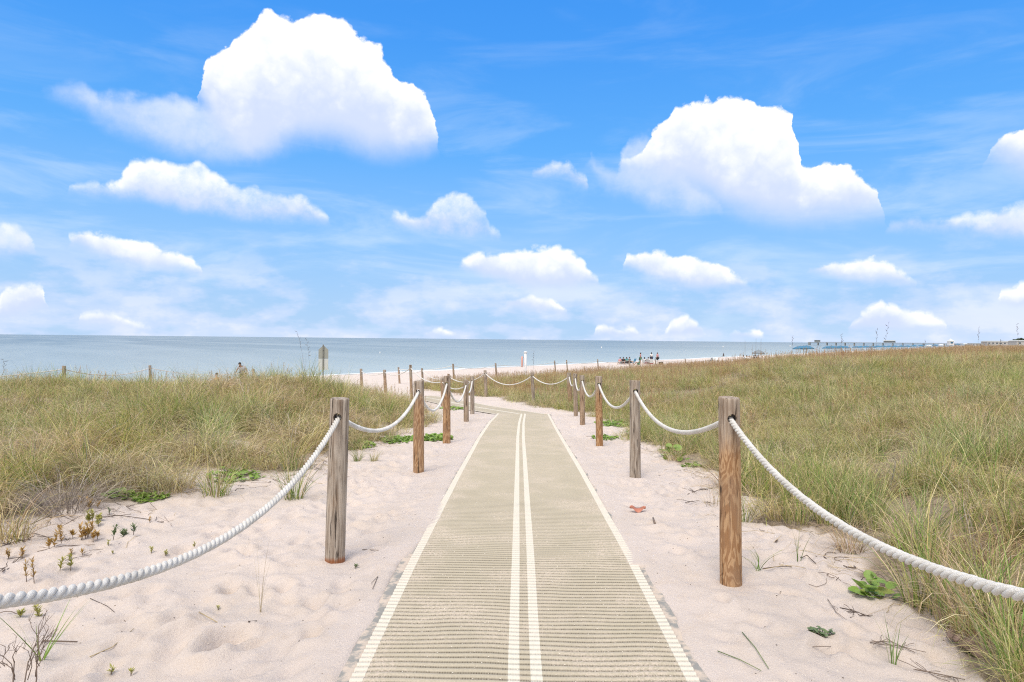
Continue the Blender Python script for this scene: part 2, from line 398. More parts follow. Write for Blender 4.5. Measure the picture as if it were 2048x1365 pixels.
class MB:
    def __init__(s): s.V = []; s.F = []; s.m = []
    def add(s, V, Fc, mi=0):
        o = len(s.V); s.V += [tuple(v) for v in V]; s.F += [tuple(i+o for i in f) for f in Fc]; s.m += [mi]*len(Fc)
    def tube(s, path, rad, sides=8, mi=0): s.add(*tube(path, rad, sides), mi)
    def box(s, c, d, rz=0.0, mi=0, taper=1.0):
        x, y, z = [q/2 for q in d]; cs, sn = math.cos(rz), math.sin(rz); V = []
        for k in (-1, 1):
            tt = taper if k > 0 else 1
            for a, b in ((-1, -1), (1, -1), (1, 1), (-1, 1)):
                X, Y = a*x*tt, b*y*tt; V.append((c[0]+X*cs-Y*sn, c[1]+X*sn+Y*cs, c[2]+k*z))
        s.add(V, [(3, 2, 1, 0), (4, 5, 6, 7), (0, 1, 5, 4), (1, 2, 6, 5), (2, 3, 7, 6), (3, 0, 4, 7)], mi)
    def build(s, name, mat, parent=None, smooth=False):
        me = pymesh(name, s.V, s.F, smooth); o = link(name, me, mat, parent)
        if any(s.m): me.polygons.foreach_set('material_index', s.m)
        return o

# ------------------------------------------------------------------ materials
def simple(name, col, rough=0.7, nscale=20, namp=0.15, metal=0.0):
    m, t = material(name)
    co = t.node('ShaderNodeTexCoord').outputs['Object']
    n = t.noise(co, nscale, 4)
    c = t.mix(t.math('MULTIPLY', n, namp*2), col, tuple(c*0.55 for c in col))
    t.l.new(c, t.bs.inputs['Base Color']); t.bs.inputs['Roughness'].default_value = rough; t.bs.inputs['Metallic'].default_value = metal
    return m

def mat_sand():
    m, t = material('sand')
    co = t.node('ShaderNodeTexCoord').outputs['Object']
    a = t.node('ShaderNodeAttribute', attribute_name='veg').outputs['Fac']
    big = t.noise(co, 0.9, 5, 0.6); mid = t.noise(co, 7, 5, 0.6); fine = t.noise(co, 260, 3, 0.7)
    c = t.mix(t.smooth(big, 0.35, 0.7), (0.68, 0.595, 0.54), (0.63, 0.55, 0.49))
    c = t.mix(t.math('MULTIPLY', t.smooth(mid, 0.45, 0.75), 0.35), c, (0.62, 0.50, 0.39))
    c = t.mix(t.smooth(fine, 0.50, 0.72, 0.0, 0.42), c, (0.48, 0.37, 0.28))
    c = t.mix(t.smooth(t.noise(co, 170, 2, 0.5), 0.64, 0.74, 0.0, 0.7), c, (0.82, 0.76, 0.68))
    # dark specks of seeds and debris
    v = t.node('ShaderNodeTexVoronoi', feature='F1'); t.l.new(co, v.inputs['Vector']); v.inputs['Scale'].default_value = 16
    sc = t.node('ShaderNodeSeparateColor'); t.l.new(v.outputs['Color'], sc.inputs[0])
    spk = t.math('MULTIPLY', t.smooth(v.outputs['Distance'], 0.05, 0.10, 1, 0), t.math('GREATER_THAN', sc.outputs[0], 0.86))
    c = t.mix(t.math('MULTIPLY', spk, 0.8), c, (0.16, 0.11, 0.08))
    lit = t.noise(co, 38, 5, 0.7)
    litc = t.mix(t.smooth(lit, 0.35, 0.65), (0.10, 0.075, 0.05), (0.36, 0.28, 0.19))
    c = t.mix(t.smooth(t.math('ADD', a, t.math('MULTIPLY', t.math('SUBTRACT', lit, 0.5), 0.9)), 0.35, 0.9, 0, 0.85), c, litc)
    t.l.new(c, t.bs.inputs['Base Color']); t.bs.inputs['Roughness'].default_value = 0.95
    t.bs.inputs['Specular IOR Level'].default_value = 0.15
    h = t.math('ADD', t.math('MULTIPLY', fine, 0.45), t.math('ADD', t.math('MULTIPLY', mid, 0.8), t.math('MULTIPLY', t.noise(co, 45, 4, 0.65), 0.6)))
    t.l.new(t.bump(h, 0.6, 0.035), t.bs.inputs['Normal'])
    return m
M_SAND = mat_sand()

def mat_water():
    m, t = material('sea_water')
    co = t.node('ShaderNodeTexCoord').outputs['Object']
    a = t.node('ShaderNodeAttribute', attribute_name='shallow').outputs['Fac']
    rot = t.mapping(co, (1, 1, 1), rot=(0, 0, -math.atan(0.72)))
    patch = t.noise(t.mapping(rot, (0.035, 0.006, 1)), 1.0, 5, 0.6)
    c = t.mix(a, (0.155, 0.20, 0.215), (0.45, 0.51, 0.47))
    c = t.mix(t.smooth(patch, 0.35, 0.7, 0.0, 0.7), c, (0.36, 0.41, 0.40))
    wv = t.noise(t.mapping(rot, (0.7, 0.16, 1)), 1.0, 3, 0.5)
    w2 = t.noise(t.mapping(rot, (0.16, 0.03, 1)), 1.0, 4, 0.6)
    h = t.math('ADD', t.math('MULTIPLY', wv, 0.30), t.math('MULTIPLY', w2, 0.9))
    t.l.new(c, t.bs.inputs['Base Color']); t.bs.inputs['Roughness'].default_value = 0.32
    t.bs.inputs['IOR'].default_value = 1.33; t.bs.inputs['Specular IOR Level'].default_value = 0.36
    t.l.new(t.bump(h, 0.75, 1.0), t.bs.inputs['Normal'])
    return m
M_WATER = mat_water()

def mat_wood():
    m, t = material('weathered_post_wood')
    co = t.node('ShaderNodeTexCoord').outputs['Object']
    oi = t.node('ShaderNodeObjectInfo'); sp = t.node('ShaderNodeSeparateColor'); t.l.new(oi.outputs['Color'], sp.inputs[0])
    grey, seed, rust = sp.outputs
    off = t.node('ShaderNodeCombineXYZ'); t.l.new(t.math('MULTIPLY', seed, 40), off.inputs[0]); t.l.new(t.math('MULTIPLY', seed, 23), off.inputs[2])
    av = t.node('ShaderNodeVectorMath', operation='ADD'); t.l.new(co, av.inputs[0]); t.l.new(off.outputs[0], av.inputs[1]); p = av.outputs[0]
    low = t.noise(t.mapping(p, (9, 9, 2.2)), 1.0, 3, 0.5, 0.8)
    flame = t.math('SINE', t.math('MULTIPLY', low, 62))
    flame = t.smooth(flame, -0.5, 0.85)
    fib = t.noise(t.mapping(p, (55, 55, 2.6)), 1.0, 5, 0.68)
    crk = t.noise(t.mapping(p, (38, 38, 2.2)), 1.0, 5, 0.62)
    blot = t.noise(t.mapping(p, (7, 7, 3)), 1.0, 4, 0.6)
    tan = t.mix(flame, (0.30, 0.145, 0.055), (0.50, 0.305, 0.155))
    tan = t.mix(t.smooth(blot, 0.45, 0.7, 0, 0.5), tan, (0.30, 0.20, 0.13))
    gr = t.mix(t.smooth(fib, 0.28, 0.72), (0.15, 0.11, 0.08), (0.54, 0.475, 0.40))
    gr = t.mix(t.smooth(blot, 0.45, 0.75, 0, 0.55), gr, (0.20, 0.135, 0.095))
    z = t.node('ShaderNodeSeparateXYZ'); t.l.new(co, z.inputs[0])
    gf = t.math('ADD', grey, t.smooth(t.math('ADD', z.outputs[2], t.math('MULTIPLY', blot, 0.3)), 0.95, 1.25, 0, 0.75), clamp=True)
    gf = t.math('MULTIPLY', gf, t.smooth(blot, 0.25, 0.5, 0.82, 1.0))
    c = t.mix(gf, tan, gr)
    c = t.mix(t.math('MULTIPLY', t.smooth(t.math('ADD', z.outputs[2], t.math('MULTIPLY', fib, 0.04)), 0.035, 0.075, 0.85, 0.0), rust), c, (0.26, 0.085, 0.025))
    c = t.mix(t.smooth(crk, 0.57, 0.64, 0, 0.8), c, (0.055, 0.038, 0.028))
    c = t.mix(t.smooth(fib, 0.55, 0.75, 0, 0.25), c, (0.10, 0.07, 0.05))
    kv = t.node('ShaderNodeTexVoronoi'); t.l.new(t.mapping(p, (9, 9, 4.5)), kv.inputs['Vector']); kv.inputs['Scale'].default_value = 1.0
    ks = t.node('ShaderNodeSeparateColor'); t.l.new(kv.outputs['Color'], ks.inputs[0])
    c = t.mix(t.math('MULTIPLY', t.smooth(kv.outputs['Distance'], 0.08, 0.16, 0.85, 0), t.math('GREATER_THAN', ks.outputs[1], 0.72)), c, (0.07, 0.045, 0.03))
    t.l.new(c, t.bs.inputs['Base Color']); t.bs.inputs['Roughness'].default_value = 0.85; t.bs.inputs['Specular IOR Level'].default_value = 0.25
    h = t.math('SUBTRACT', t.math('MULTIPLY', fib, 0.5), t.smooth(crk, 0.6, 0.68, 0, 1.2))
    t.l.new(t.bump(h, 0.9, 0.008), t.bs.inputs['Normal'])
    return m
M_WOOD = mat_wood()

def mat_rope():
    m, t = material('white_rope')
    co = t.node('ShaderNodeTexCoord').outputs['Object']
    uv = t.node('ShaderNodeTexCoord').outputs['UV']
    g = t.noise(co, 5, 4, 0.6); f = t.noise(co, 350, 2, 0.6)
    c = t.mix(t.smooth(g, 0.42, 0.72, 0, 0.6), (0.74, 0.725, 0.69), (0.52, 0.50, 0.45))
    c = t.mix(t.smooth(t.noise(co, 40, 4, 0.7), 0.62, 0.78, 0, 0.5), c, (0.42, 0.39, 0.34))
    t.l.new(c, t.bs.inputs['Base Color']); t.bs.inputs['Roughness'].default_value = 0.75
    t.l.new(t.bump(t.math('ADD', f, t.noise(t.mapping(co, (60, 60, 60)), 1.0, 4, .7)), 0.8, 0.006), t.bs.inputs['Normal'])
    return m
M_ROPE = mat_rope()

PER = 0.052
def mat_mat(name, c0, c1, pores=1.0, grey=False):
    m, t = material(name)
    uv = t.node('ShaderNodeAttribute', attribute_name='muv').outputs['Vector']
    co = t.node('ShaderNodeTexCoord').outputs['Object']
    s = t.node('ShaderNodeSeparateXYZ'); t.l.new(uv, s.inputs[0]); u, v, _ = s.outputs
    ph = t.math('FRACT', t.math('MULTIPLY', v, 1/PER))
    val = t.smooth(t.math('ABSOLUTE', t.math('SUBTRACT', ph, 0.5)), 0.26, 0.42)          # 1 in the gap between ribs
    tick = t.smooth(t.math('ABSOLUTE', t.math('SUBTRACT', t.math('FRACT', t.math('MULTIPLY', u, 1/0.0125)), 0.5)), 0.08, 0.30, 1, 0)
    cell = t.noise(t.mapping(co, (60, 14, 1)), 1.0, 3, 0.7)
    th = t.math('FRACT', t.math('MULTIPLY', u, 1/0.006))
    c = t.mix(t.noise(co, 4, 5, 0.6), c0, c1)
    c = t.mix(t.smooth(t.noise(co, 120, 2, 0.6), 0.45, 0.75, 0, 0.3), c, tuple(q*0.7 for q in c0))
    c = t.mix(t.math('MULTIPLY', t.smooth(t.math('ABSOLUTE', t.math('SUBTRACT', th, 0.5)), 0.2, 0.5), 0.18), c, tuple(q*0.6 for q in c0))
    gap = t.math('MULTIPLY', val, t.math('ADD', 0.6, t.math('MULTIPLY', t.math('MULTIPLY', tick, t.smooth(cell, 0.36, 0.62)), 0.4)))
    c = t.mix(t.math('MULTIPLY', gap, pores), c, (0.11, 0.09, 0.065))
    # sand blown over the weave
    sn = t.noise(co, 1.7, 6, 0.65); sn2 = t.noise(co, 90, 3, 0.7)
    edge = t.smooth(t.math('ADD', t.math('ABSOLUTE', u), t.math('MULTIPLY', t.math('SUBTRACT', sn, .5), .9)), 0.5, 0.95)
    dust = t.math('MULTIPLY', t.math('ADD', t.smooth(sn, 0.40, 0.70), edge, clamp=True), t.smooth(sn2, 0.40, 0.60))
    c = t.mix(t.math('MULTIPLY', dust, 0.5), c, (0.66, 0.56, 0.48))
    t.l.new(c, t.bs.inputs['Base Color']); t.bs.inputs['Roughness'].default_value = 0.85; t.bs.inputs['Specular IOR Level'].default_value = 0.2
    t.l.new(t.bump(t.math('ADD', sn2, th), 0.4, 0.003), t.bs.inputs['Normal'])
    return m
M_MAT = mat_mat('beige_woven_mat', (0.42, 0.375, 0.285), (0.49, 0.44, 0.34))
M_STRIPE = mat_mat('cream_woven_stripe', (0.63, 0.60, 0.51), (0.70, 0.67, 0.58), 0.5)
M_HEM, t = material('grey_hem_fabric')
co = t.node('ShaderNodeTexCoord').outputs['Object']
c = t.mix(t.smooth(t.noise(co, 9, 5, 0.6), 0.42, 0.58), (0.27, 0.265, 0.245), (0.56, 0.47, 0.385))
t.l.new(c, t.bs.inputs['Base Color']); t.bs.inputs['Roughness'].default_value = 0.9

def mat_grass():
    m, t = material('dune_grass')
    at = t.node('ShaderNodeAttribute', attribute_name='col').outputs['Color']
    pos = t.node('ShaderNodeNewGeometry').outputs['Position']
    rnd = t.node('ShaderNodeObjectInfo').outputs['Random']
    p1 = t.noise(pos, 0.35, 4, 0.6); p2 = t.noise(t.mapping(pos, loc=(31, 7, 0)), 0.8, 3, 0.6)
    hs = t.node('ShaderNodeHueSaturation'); t.l.new(at, hs.inputs['Color'])
    t.l.new(t.math('ADD', t.lin(p1, 0.3, 0.7, 0.486, 0.534), t.lin(rnd, 0, 1, -0.012, 0.012)), hs.inputs['Hue'])
    t.l.new(t.lin(p2, 0.3, 0.7, 0.92, 1.25), hs.inputs['Saturation'])
    t.l.new(t.math('MULTIPLY', t.lin(p2, 0.3, 0.7, 1.1, 0.9), t.lin(rnd, 0, 1, 0.85, 1.15)), hs.inputs['Value'])
    c = hs.outputs[0]
    df = t.node('ShaderNodeBsdfDiffuse'); tr = t.node('ShaderNodeBsdfTranslucent')
    t.l.new(c, df.inputs[0]); t.l.new(c, tr.inputs[0])
    mx = t.node('ShaderNodeMixShader'); mx.inputs[0].default_value = 0.38
    t.l.new(df.outputs[0], mx.inputs[1]); t.l.new(tr.outputs[0], mx.inputs[2])
    t.n.remove(t.bs); t.l.new(mx.outputs[0], t.out.inputs[0])
    return m
M_GRASS = mat_grass()
def mat_leaf(name, c0, c1, tr_=0.25):
    m, t = material(name)
    co = t.node('ShaderNodeTexCoord').outputs['Object']
    pos = t.node('ShaderNodeNewGeometry')
    c = t.mix(t.noise(co, 14, 3, 0.6), c0, c1)
    c = t.mix(t.math('MULTIPLY', pos.outputs['Random Per Island'], 0.5), c, tuple(q*0.6 for q in c0))
    t.l.new(c, t.bs.inputs['Base Color']); t.bs.inputs['Roughness'].default_value = 0.5
    tr = t.node('ShaderNodeBsdfTranslucent'); t.l.new(c, tr.inputs[0])
    mx = t.node('ShaderNodeMixShader'); mx.inputs[0].default_value = tr_
    t.l.new(t.bs.outputs[0], mx.inputs[1]); t.l.new(tr.outputs[0], mx.inputs[2]); t.l.new(mx.outputs[0], t.out.inputs[0])
    return m
M_LEAF = mat_leaf('green_vine_leaf', (0.20, 0.36, 0.055), (0.36, 0.48, 0.11))
M_LEAFY = mat_leaf('yellowing_leaf', (0.42, 0.44, 0.07), (0.30, 0.40, 0.07))
M_RUST = mat_leaf('rusty_succulent_leaf', (0.50, 0.40, 0.10), (0.52, 0.22, 0.07))
M_OLIVE = mat_leaf('olive_succulent_leaf', (0.40, 0.44, 0.10), (0.52, 0.42, 0.12))
M_SPRIG = mat_leaf('grey_green_leaf', (0.16, 0.24, 0.10), (0.24, 0.30, 0.15))
M_TWIG = simple('dry_twig', (0.20, 0.15, 0.12), 0.9)
M_TWIGD = simple('dark_twig', (0.11, 0.08, 0.065), 0.9)
M_STRAW = simple('dry_straw', (0.46, 0.36, 0.20), 0.8)
M_GREENBL = simple('green_blade', (0.16, 0.22, 0.07), 0.6)
M_RED = mat_leaf('fallen_red_leaf', (0.56, 0.20, 0.12), (0.62, 0.27, 0.18), 0.1)
M_BROWNLEAF = mat_leaf('fallen_brown_leaf', (0.24, 0.16, 0.13), (0.30, 0.21, 0.18), 0.05)

# ------------------------------------------------------------------ ground
def spaced(segs):
    out = [segs[0][0]]
    for a, b, d0, d1 in segs:
        x = a
        while x < b-1e-6:
            q = (x-a)/(b-a); x += d0+(d1-d0)*q
            out.append(min(x, b))
    return np.array(out)
xp = spaced([(0, 2.2, .022, .028), (2.2, 5, .03, .07), (5, 14, .08, .4), (14, 90, .45, 4)])
xs = np.concatenate([-xp[::-1][:-1], xp])
ys = spaced([(-12, 1.0, 1.2, .2), (1.0, 2.8, .15, .05), (2.8, 7.5, .028, .032), (7.5, 22, .035, .10), (22, 60, .12, .6), (60, 140, .7, 2.5)])
GX, GY = np.meshgrid(xs, ys)
DENT_IX = []
for i in range(nd):
    R = 0.42; a, b = np.searchsorted(ys, [ddy[i]-R, ddy[i]+R]); c_, d_ = np.searchsorted(xs, [ddx[i]-R, ddx[i]+R])
    DENT_IX.append((a, b, c_, d_) if b > a and d_ > c_ else None)
GZ = ground_full(GX, GY)
me = grid_mesh('ground', GX, GY, GZ); point_attr(me, 'veg', veg(GX, GY))
tag(link('sand_ground', me, M_SAND), kind='structure')
def gz(x, y):
    """height of the built ground mesh, bilinear"""
    i = int(np.clip(np.searchsorted(xs, x)-1, 0, len(xs)-2)); j = int(np.clip(np.searchsorted(ys, y)-1, 0, len(ys)-2))
    u = (x-xs[i])/(xs[i+1]-xs[i]); v = (y-ys[j])/(ys[j+1]-ys[j])
    return float((GZ[j, i]*(1-u)+GZ[j, i+1]*u)*(1-v)+(GZ[j+1, i]*(1-u)+GZ[j+1, i+1]*u)*v)
# the coast beyond, on a grid that follows the shoreline
tt = np.array([-60, -30, -12, 0, 6, 12, 20, 27, 32, 36, 40, 43, 46, 50, 55, 60, 75, 100, 160, 300, 700, 2500, 9000.])
ss = np.concatenate([-np.geomspace(4000, 150, 14), np.arange(-140, 400, 8), np.geomspace(410, 14000, 60)])
TT, SS = np.meshgrid(tt, ss)
dirs = np.array([0.72, 1])/1.2322; nl = np.array([1, -0.72])/1.2322
FX = -16+SS*dirs[0]+TT*nl[0]; FY = 78+SS*dirs[1]+TT*nl[1]
FZ = ground_base(FX, FY)
inside = (FX > -89) & (FX < 89) & (FY > -11) & (FY < 139)
FZ = np.where(inside, FZ-0.6, FZ)
me = grid_mesh('coast', FX, FY, FZ); point_attr(me, 'veg', sstep(TT, 26, 34))
tag(link('beach_ground', me, M_SAND), kind='structure')
# sea: sheet following the shore out to the horizon
tw = np.concatenate([[25, 8, 2, 0, -2, -5, -10, -16, -24, -34, -50, -75, -110, -160, -250, -500], -np.geomspace(1000, 40000, 10)])
sw = np.concatenate([-np.geomspace(40000, 150, 26), np.arange(-140, 400, 15), np.geomspace(420, 40000, 40)])
TW, SW = np.meshgrid(tw, sw)
me = grid_mesh('sea', -16+SW*dirs[0]+TW*nl[0], 78+SW*dirs[1]+TW*nl[1], np.full(TW.shape, SEA))
point_attr(me, 'shallow', np.interp(-TW, [0, 4, 15, 40, 90, 200, 500], [1.0, .92, .74, .52, .34, .18, 0.06]))
me.flip_normals() if me.polygons[0].normal.z < 0 else None
tag(link('sea_water', me, M_WATER), kind='structure')
# thin line of surf
M_FOAM = simple('surf_foam', (0.80, 0.82, 0.82), 0.6, 3, 0.1)
fs = np.arange(-60, 420, 1.5); fv = []
for s_ in fs:
    c0 = 0.4*math.sin(s_*0.21)+0.8*(float(fbm(s_, 3., 0.15, 3))-0.5)*2; wd = 0.35+0.5*float(vnoise(s_, 9., 0.4))
    for t_ in (0.3+c0, -wd*1.8+c0):
        fv.append((-16+s_*dirs[0]+t_*nl[0], 78+s_*dirs[1]+t_*nl[1], SEA+0.02))
ff = [(2*i, 2*i+1, 2*i+3, 2*i+2) for i in range(len(fs)-1)]
tag(link('surf', pymesh('surf', fv, ff), M_FOAM), kind='stuff')

# ------------------------------------------------------------------ the beach mat
def build_strip(name, mat, parent, lat0, lat1, ncol, y0, y1, lift, centre, zfun, uvoff=0.0, ribs=True, step=PER/6):
    """ribbed strip between two lateral offsets from the centre line"""
    n = int((y1-y0)/step); v = y0+np.arange(n+1)*step
    lat = np.linspace(lat0, lat1, ncol)
    LA, VV = np.meshgrid(lat, v)
    # ribs waver a little along and across
    ysh = (fbm(LA*1.3, VV, 0.8, 3, 70)-0.5)*0.11+0.012*LA+(vnoise(LA*2, VV, 3.0, 75)-.5)*.012
    cxs, cys, tx, ty = centre(VV+ysh)
    X = cxs+LA*ty; Y = cys-LA*tx
    ph = VV/PER % 1.0
    rib = (0.5-0.5*np.cos(2*math.pi*ph))**0.6*0.009 if ribs else 0
    Z = zfun(X, Y)+rib+lift
    me = grid_mesh(name, X, Y, Z); point_attr(me, 'muv', np.stack([LA+uvoff, VV, 0*VV], -1), 'FLOAT_VECTOR')
    o = link(name, me, mat, parent)
    if me.polygons[0].normal.z < 0: me.flip_normals()
    return o
def main_centre(v):
    cx = mat_cx(v); e = 0.25; dxy = (mat_cx(v+e)-mat_cx(v-e))/(2*e)
    L = np.sqrt(1+dxy*dxy); return cx, v, dxy/L, 1/L
mr = thing('beach_mat', (0, 0, 0), 'long beige ribbed access mat with cream stripes running straight ahead from the viewer', 'mat')
CW, CG = 0.056, 0.026
Y0 = -1.0
spans = [(-HALF+.062, -CG-CW), (-CG, CG), (CG+CW, HALF-.062)]
for a, b in spans: build_strip('ribbed_weave', M_MAT, mr, a, b, max(4, int((b-a)/.07)), Y0, MAT_END, 0, main_centre, mat_z)
for a, b in [(-HALF, -HALF+.062), (HALF-.062, HALF)]: build_strip('edge_stripe', M_STRIPE, mr, a, b, 4, Y0, MAT_END, 0.001, main_centre, mat_z)
for a, b in [(-CG-CW, -CG), (CG, CG+CW)]: build_strip('centre_stripe', M_STRIPE, mr, a, b, 4, Y0, MAT_END, 0.001, main_centre, mat_z)
for a, b in [(-HALF-.062, -HALF), (HALF, HALF+.062)]: build_strip('hem', M_HEM, mr, a, b, 3, Y0, MAT_END, -0.001, main_centre, mat_z, ribs=False, step=0.05)
seg = np.linalg.norm(np.diff(MAT2, axis=0), axis=1); cum = np.concatenate([[0], np.cumsum(seg)])
def second_centre(v):
    vx = np.interp(v, cum, MAT2[:, 0]); vy = np.interp(v, cum, MAT2[:, 1]); e = 0.3
    tx = np.interp(v+e, cum, MAT2[:, 0])-np.interp(v-e, cum, MAT2[:, 0]); ty = np.interp(v+e, cum, MAT2[:, 1])-np.interp(v-e, cum, MAT2[:, 1])
    L = np.hypot(tx, ty); return vx, vy, tx/L, ty/L
mr2 = thing('beach_mat', (0, 0, 0), 'shorter beige mat turning off to the left at the far end of the long mat', 'mat')
z2 = lambda X, Y: ground_base(X, Y)+0.006
for a, b in [(-.70, -.05), (.05, .70)]: build_strip('ribbed_weave', M_MAT, mr2, a, b, 6, 0, cum[-1], 0, second_centre, z2, step=PER/3)
for a, b in [(-.77, -.70), (.70, .77)]: build_strip('edge_stripe', M_STRIPE, mr2, a, b, 3, 0, cum[-1], 0.001, second_centre, z2, step=PER/3)
build_strip('centre_stripe', M_STRIPE, mr2, -.05, .05, 3, 0, cum[-1], 0.001, second_centre, z2, step=PER/3)

# ------------------------------------------------------------------ posts
POST_R = 0.069
def make_post(base_px, top_px, top_py, Y, r=POST_R, grey=0.5, rust=0.0, label='', hole=True, seed=0, group='rope fence posts', rb=None, ang=0.0):
    """post through the photograph's base column base_px and top (top_px, top_py) at depth Y"""
    T = P(top_px, top_py, Y); bx = P(base_px, 1000, Y)[0]; bz = gz(bx, Y)
    H = T[2]-bz; R = np.random.default_rng(seed+100)
    n, rings = (72, 60) if Y < 7 else ((40, 40) if Y < 14 else (16, 20))
    V, Fc = [], []
    hs = np.concatenate([[-0.35], np.linspace(0, H-0.012, rings), [H-0.004, H]])
    lx = (T[0]-bx)/H
    a1, a2 = R.uniform(0, 6, 2)
    for j, h in enumerate(hs):
        q = h/H
        rr = r*(1.05-0.07*max(q, 0)); rr *= 1 if j < len(hs)-2 else (0.985 if j == len(hs)-2 else 0.94)
        for k in range(n):
            a = 2*math.pi*k/n
            w_ = 1+0.022*math.sin(2*a+a1+q*1.5)+0.012*math.sin(5*a+a2+q*5)+0.010*math.sin(11*a+q*9)
            if Y < 14:
                g_ = float(vnoise(k*23.0/n % 23, q*2.2+seed, 1.0, seed)); g2 = float(vnoise(k*41.0/n % 41, q*6+seed, 1.0, seed+5))
                w_ += 0.030*(g_-.5)-0.045*max(0, g2-.74)*3*(1 if 0 < j else 0)
                if j >= len(hs)-2: w_ -= 0.05*max(0, g2-.5)
            zt = 0.004*math.sin(a+a1) if j >= len(hs)-2 else 0
            V.append((rr*w_*math.cos(a)+lx*h, rr*w_*math.sin(a), h+zt))
    for j in range(len(hs)-1):
        for k in range(n):
            Fc.append((j*n+k, j*n+(k+1) % n, (j+1)*n+(k+1) % n, (j+1)*n+k))
    top0 = (len(hs)-1)*n; V.append((lx*H, 0, H-0.002))
    for k in range(n): Fc.append((top0+k, top0+(k+1) % n, len(V)-1))
    Fc.append(tuple(range(n))[::-1])
    me = pymesh('post', V, Fc)
    o = link('wooden_post', me, M_WOOD); o.location = (bx, Y, bz)
    hz_ = H-0.135
    if hole:
        hr = 0.031
        cv, cf = tube([(lx*hz_-math.sin(ang)*.3, -0.3*math.cos(ang), hz_), (lx*hz_+math.sin(ang)*.3, 0.3*math.cos(ang), hz_)], hr, 20)
        cm = pymesh('cut', cv, cf, False); co_ = bpy.data.objects.new('cut', cm); COL.objects.link(co_)
        md = o.modifiers.new('b', 'BOOLEAN'); md.operation = 'DIFFERENCE'; md.object = co_; md.solver = 'EXACT'
        bpy.context.view_layer.update()
        co_.location = (bx, Y, bz); bpy.context.view_layer.update()
        dg = bpy.context.evaluated_depsgraph_get()
        nm = bpy.data.meshes.new_from_object(o.evaluated_get(dg))
        o.modifiers.clear(); o.data = nm; bpy.data.objects.remove(co_)
    o.data.set_sharp_from_angle(angle=math.radians(35))
    o.color = (grey, (seed*0.137) % 1.0, rust, 1)
    tag(o, label, 'post', group)
    return Vector((bx+lx*hz_, Y, bz+hz_))
LH, RH = {}, {}
# left row, from behind the camera's left shoulder
LH[1] = make_post(671, 680, 797, 5.04, .069, 1.0, 1.0, 'grey weathered post with a rusty foot, nearest on the left of the mat', seed=1)
LH[2] = make_post(837, 837.5, 762, 8.8, .066, .25, 0, 'orange tan post second along the left side of the mat', seed=2)
LH[3] = make_post(892, 894, 752, 12.3, .065, .15, 0, 'orange tan post third along the left side, before the hidden ones', seed=3)
LH[4] = make_post(931, 932, 760, 17.6, .066, .75, 0, 'brown grey post fourth on the left, standing alone in sand short of the bend', seed=4)
LH[5] = make_post(943, 944.5, 753, 21.3, .065, 1.0, 0, 'pale grey post fifth on the left, at the inner corner of the bend', seed=5)
RH[1] = make_post(1464, 1458, 795, 4.49, .068, .14, 0, 'tall tan post with flame grain, nearest on the right of the mat', seed=6)
RH[2] = make_post(1270, 1269.5, 761, 8.7, .068, 1.0, 0, 'dark grey post second along the right side of the mat', seed=7)
RH[3] = make_post(1198, 1197, 753, 12.1, .062, .1, 0, 'slim orange tan post third along the right side', seed=8)
RH[4] = make_post(1163.5, 1164, 751, 16.7, .062, .55, 0, 'brown post fourth along the right side, beside grass', seed=9)
RH[5] = make_post(1150, 1150, 748, 20.6, .062, .8, 0, 'grey post fifth along the right side, half hidden in grass', seed=10)
RH[6] = make_post(1139, 1138, 746, 24.4, .075, .45, 0, 'thick dark brown post at the outer corner of the bend', seed=11)
RH[7] = make_post(1065.5, 1064, 745, 26.2, .060, 1.0, 0, 'lone grey post in front of the grass bank past the mat end', seed=12)
RH[8] = make_post(970, 970, 741, 29.8, .064, .9, 0, 'grey post in front of grass left of the lone bank post', seed=13)
RH[9] = make_post(897, 897, 748, 35, .064, .5, 0, 'far post mostly hidden behind the third left post', seed=14, hole=False)
RH[10] = make_post(844, 844, 737, 41, .066, .8, 0, 'far grey post just right of the tall one, below the open sea', seed=15, hole=False)
RH[11] = make_post(797, 797, 735, 52, .072, .6, 0, 'slim far post standing on the pale sand of the beach access', seed=16, hole=False)
LH[6] = make_post(884, 884, 757, 24.6, .06, .5, 0, 'post tucked behind the third left post, nearer of the two', seed=17, hole=False)
LH[7] = make_post(821.5, 821, 730, 28.5, .060, .55, 0, 'tall brown post rising behind the second left post', seed=18, hole=False)
LH[8] = make_post(769, 769, 740, 35.6, .078, .6, 0, 'brown post left of the pale sand opening, at the grass edge', seed=19, hole=False)
LH[9] = make_post(722, 722, 738, 42, .080, .6, 0, 'short looking far post right of the sign, poking out of grass', seed=20, hole=False)
# seaward fence
SEAF = {}
SEAF[1] = make_post(128, 128, 732, 27, .07, .3, 0, 'tan post at far left seen against the water', seed=21, hole=False)
SEAF[2] = make_post(300, 300, 731, 34, .065, .3, 0, 'tan post against the water between the far left post and the bending person', seed=22, hole=False)
SEAF[3] = make_post(507, 507, 738, 42, .065, .7, 0, 'post beside the person in grey shirt on the beach side', seed=23, hole=False)
SEAB = {}
SEAB[1] = make_post(906, 906, 728, 49, .07, .7, 0, 'post standing on bright beach sand behind the third left post', seed=24, hole=False)
SEAB[2] = make_post(991, 991, 726.5, 52.5, .065, .7, 0, 'faint post on the beach line left of the white life ring pole', seed=25, hole=False)
nb_ = [(1109, 721.5), (1133, 720.5), (1195, 719), (1258, 718.5), (1310, 718), (1370, 717.5), (1424, 717), (1456, 716), (1485, 714), (1502, 713)]
where = ['just right of the white life ring pole', 'second right of the white life ring pole', 'left of the seated beach group', 'below the seated beach group',
         'in front of the standing man by the cooler', 'right of the black box on the sand', 'in front of the white beach chairs', 'left of the fishing rods',
         'among the fishing rods', 'rightmost beside the sun shade before the dune']
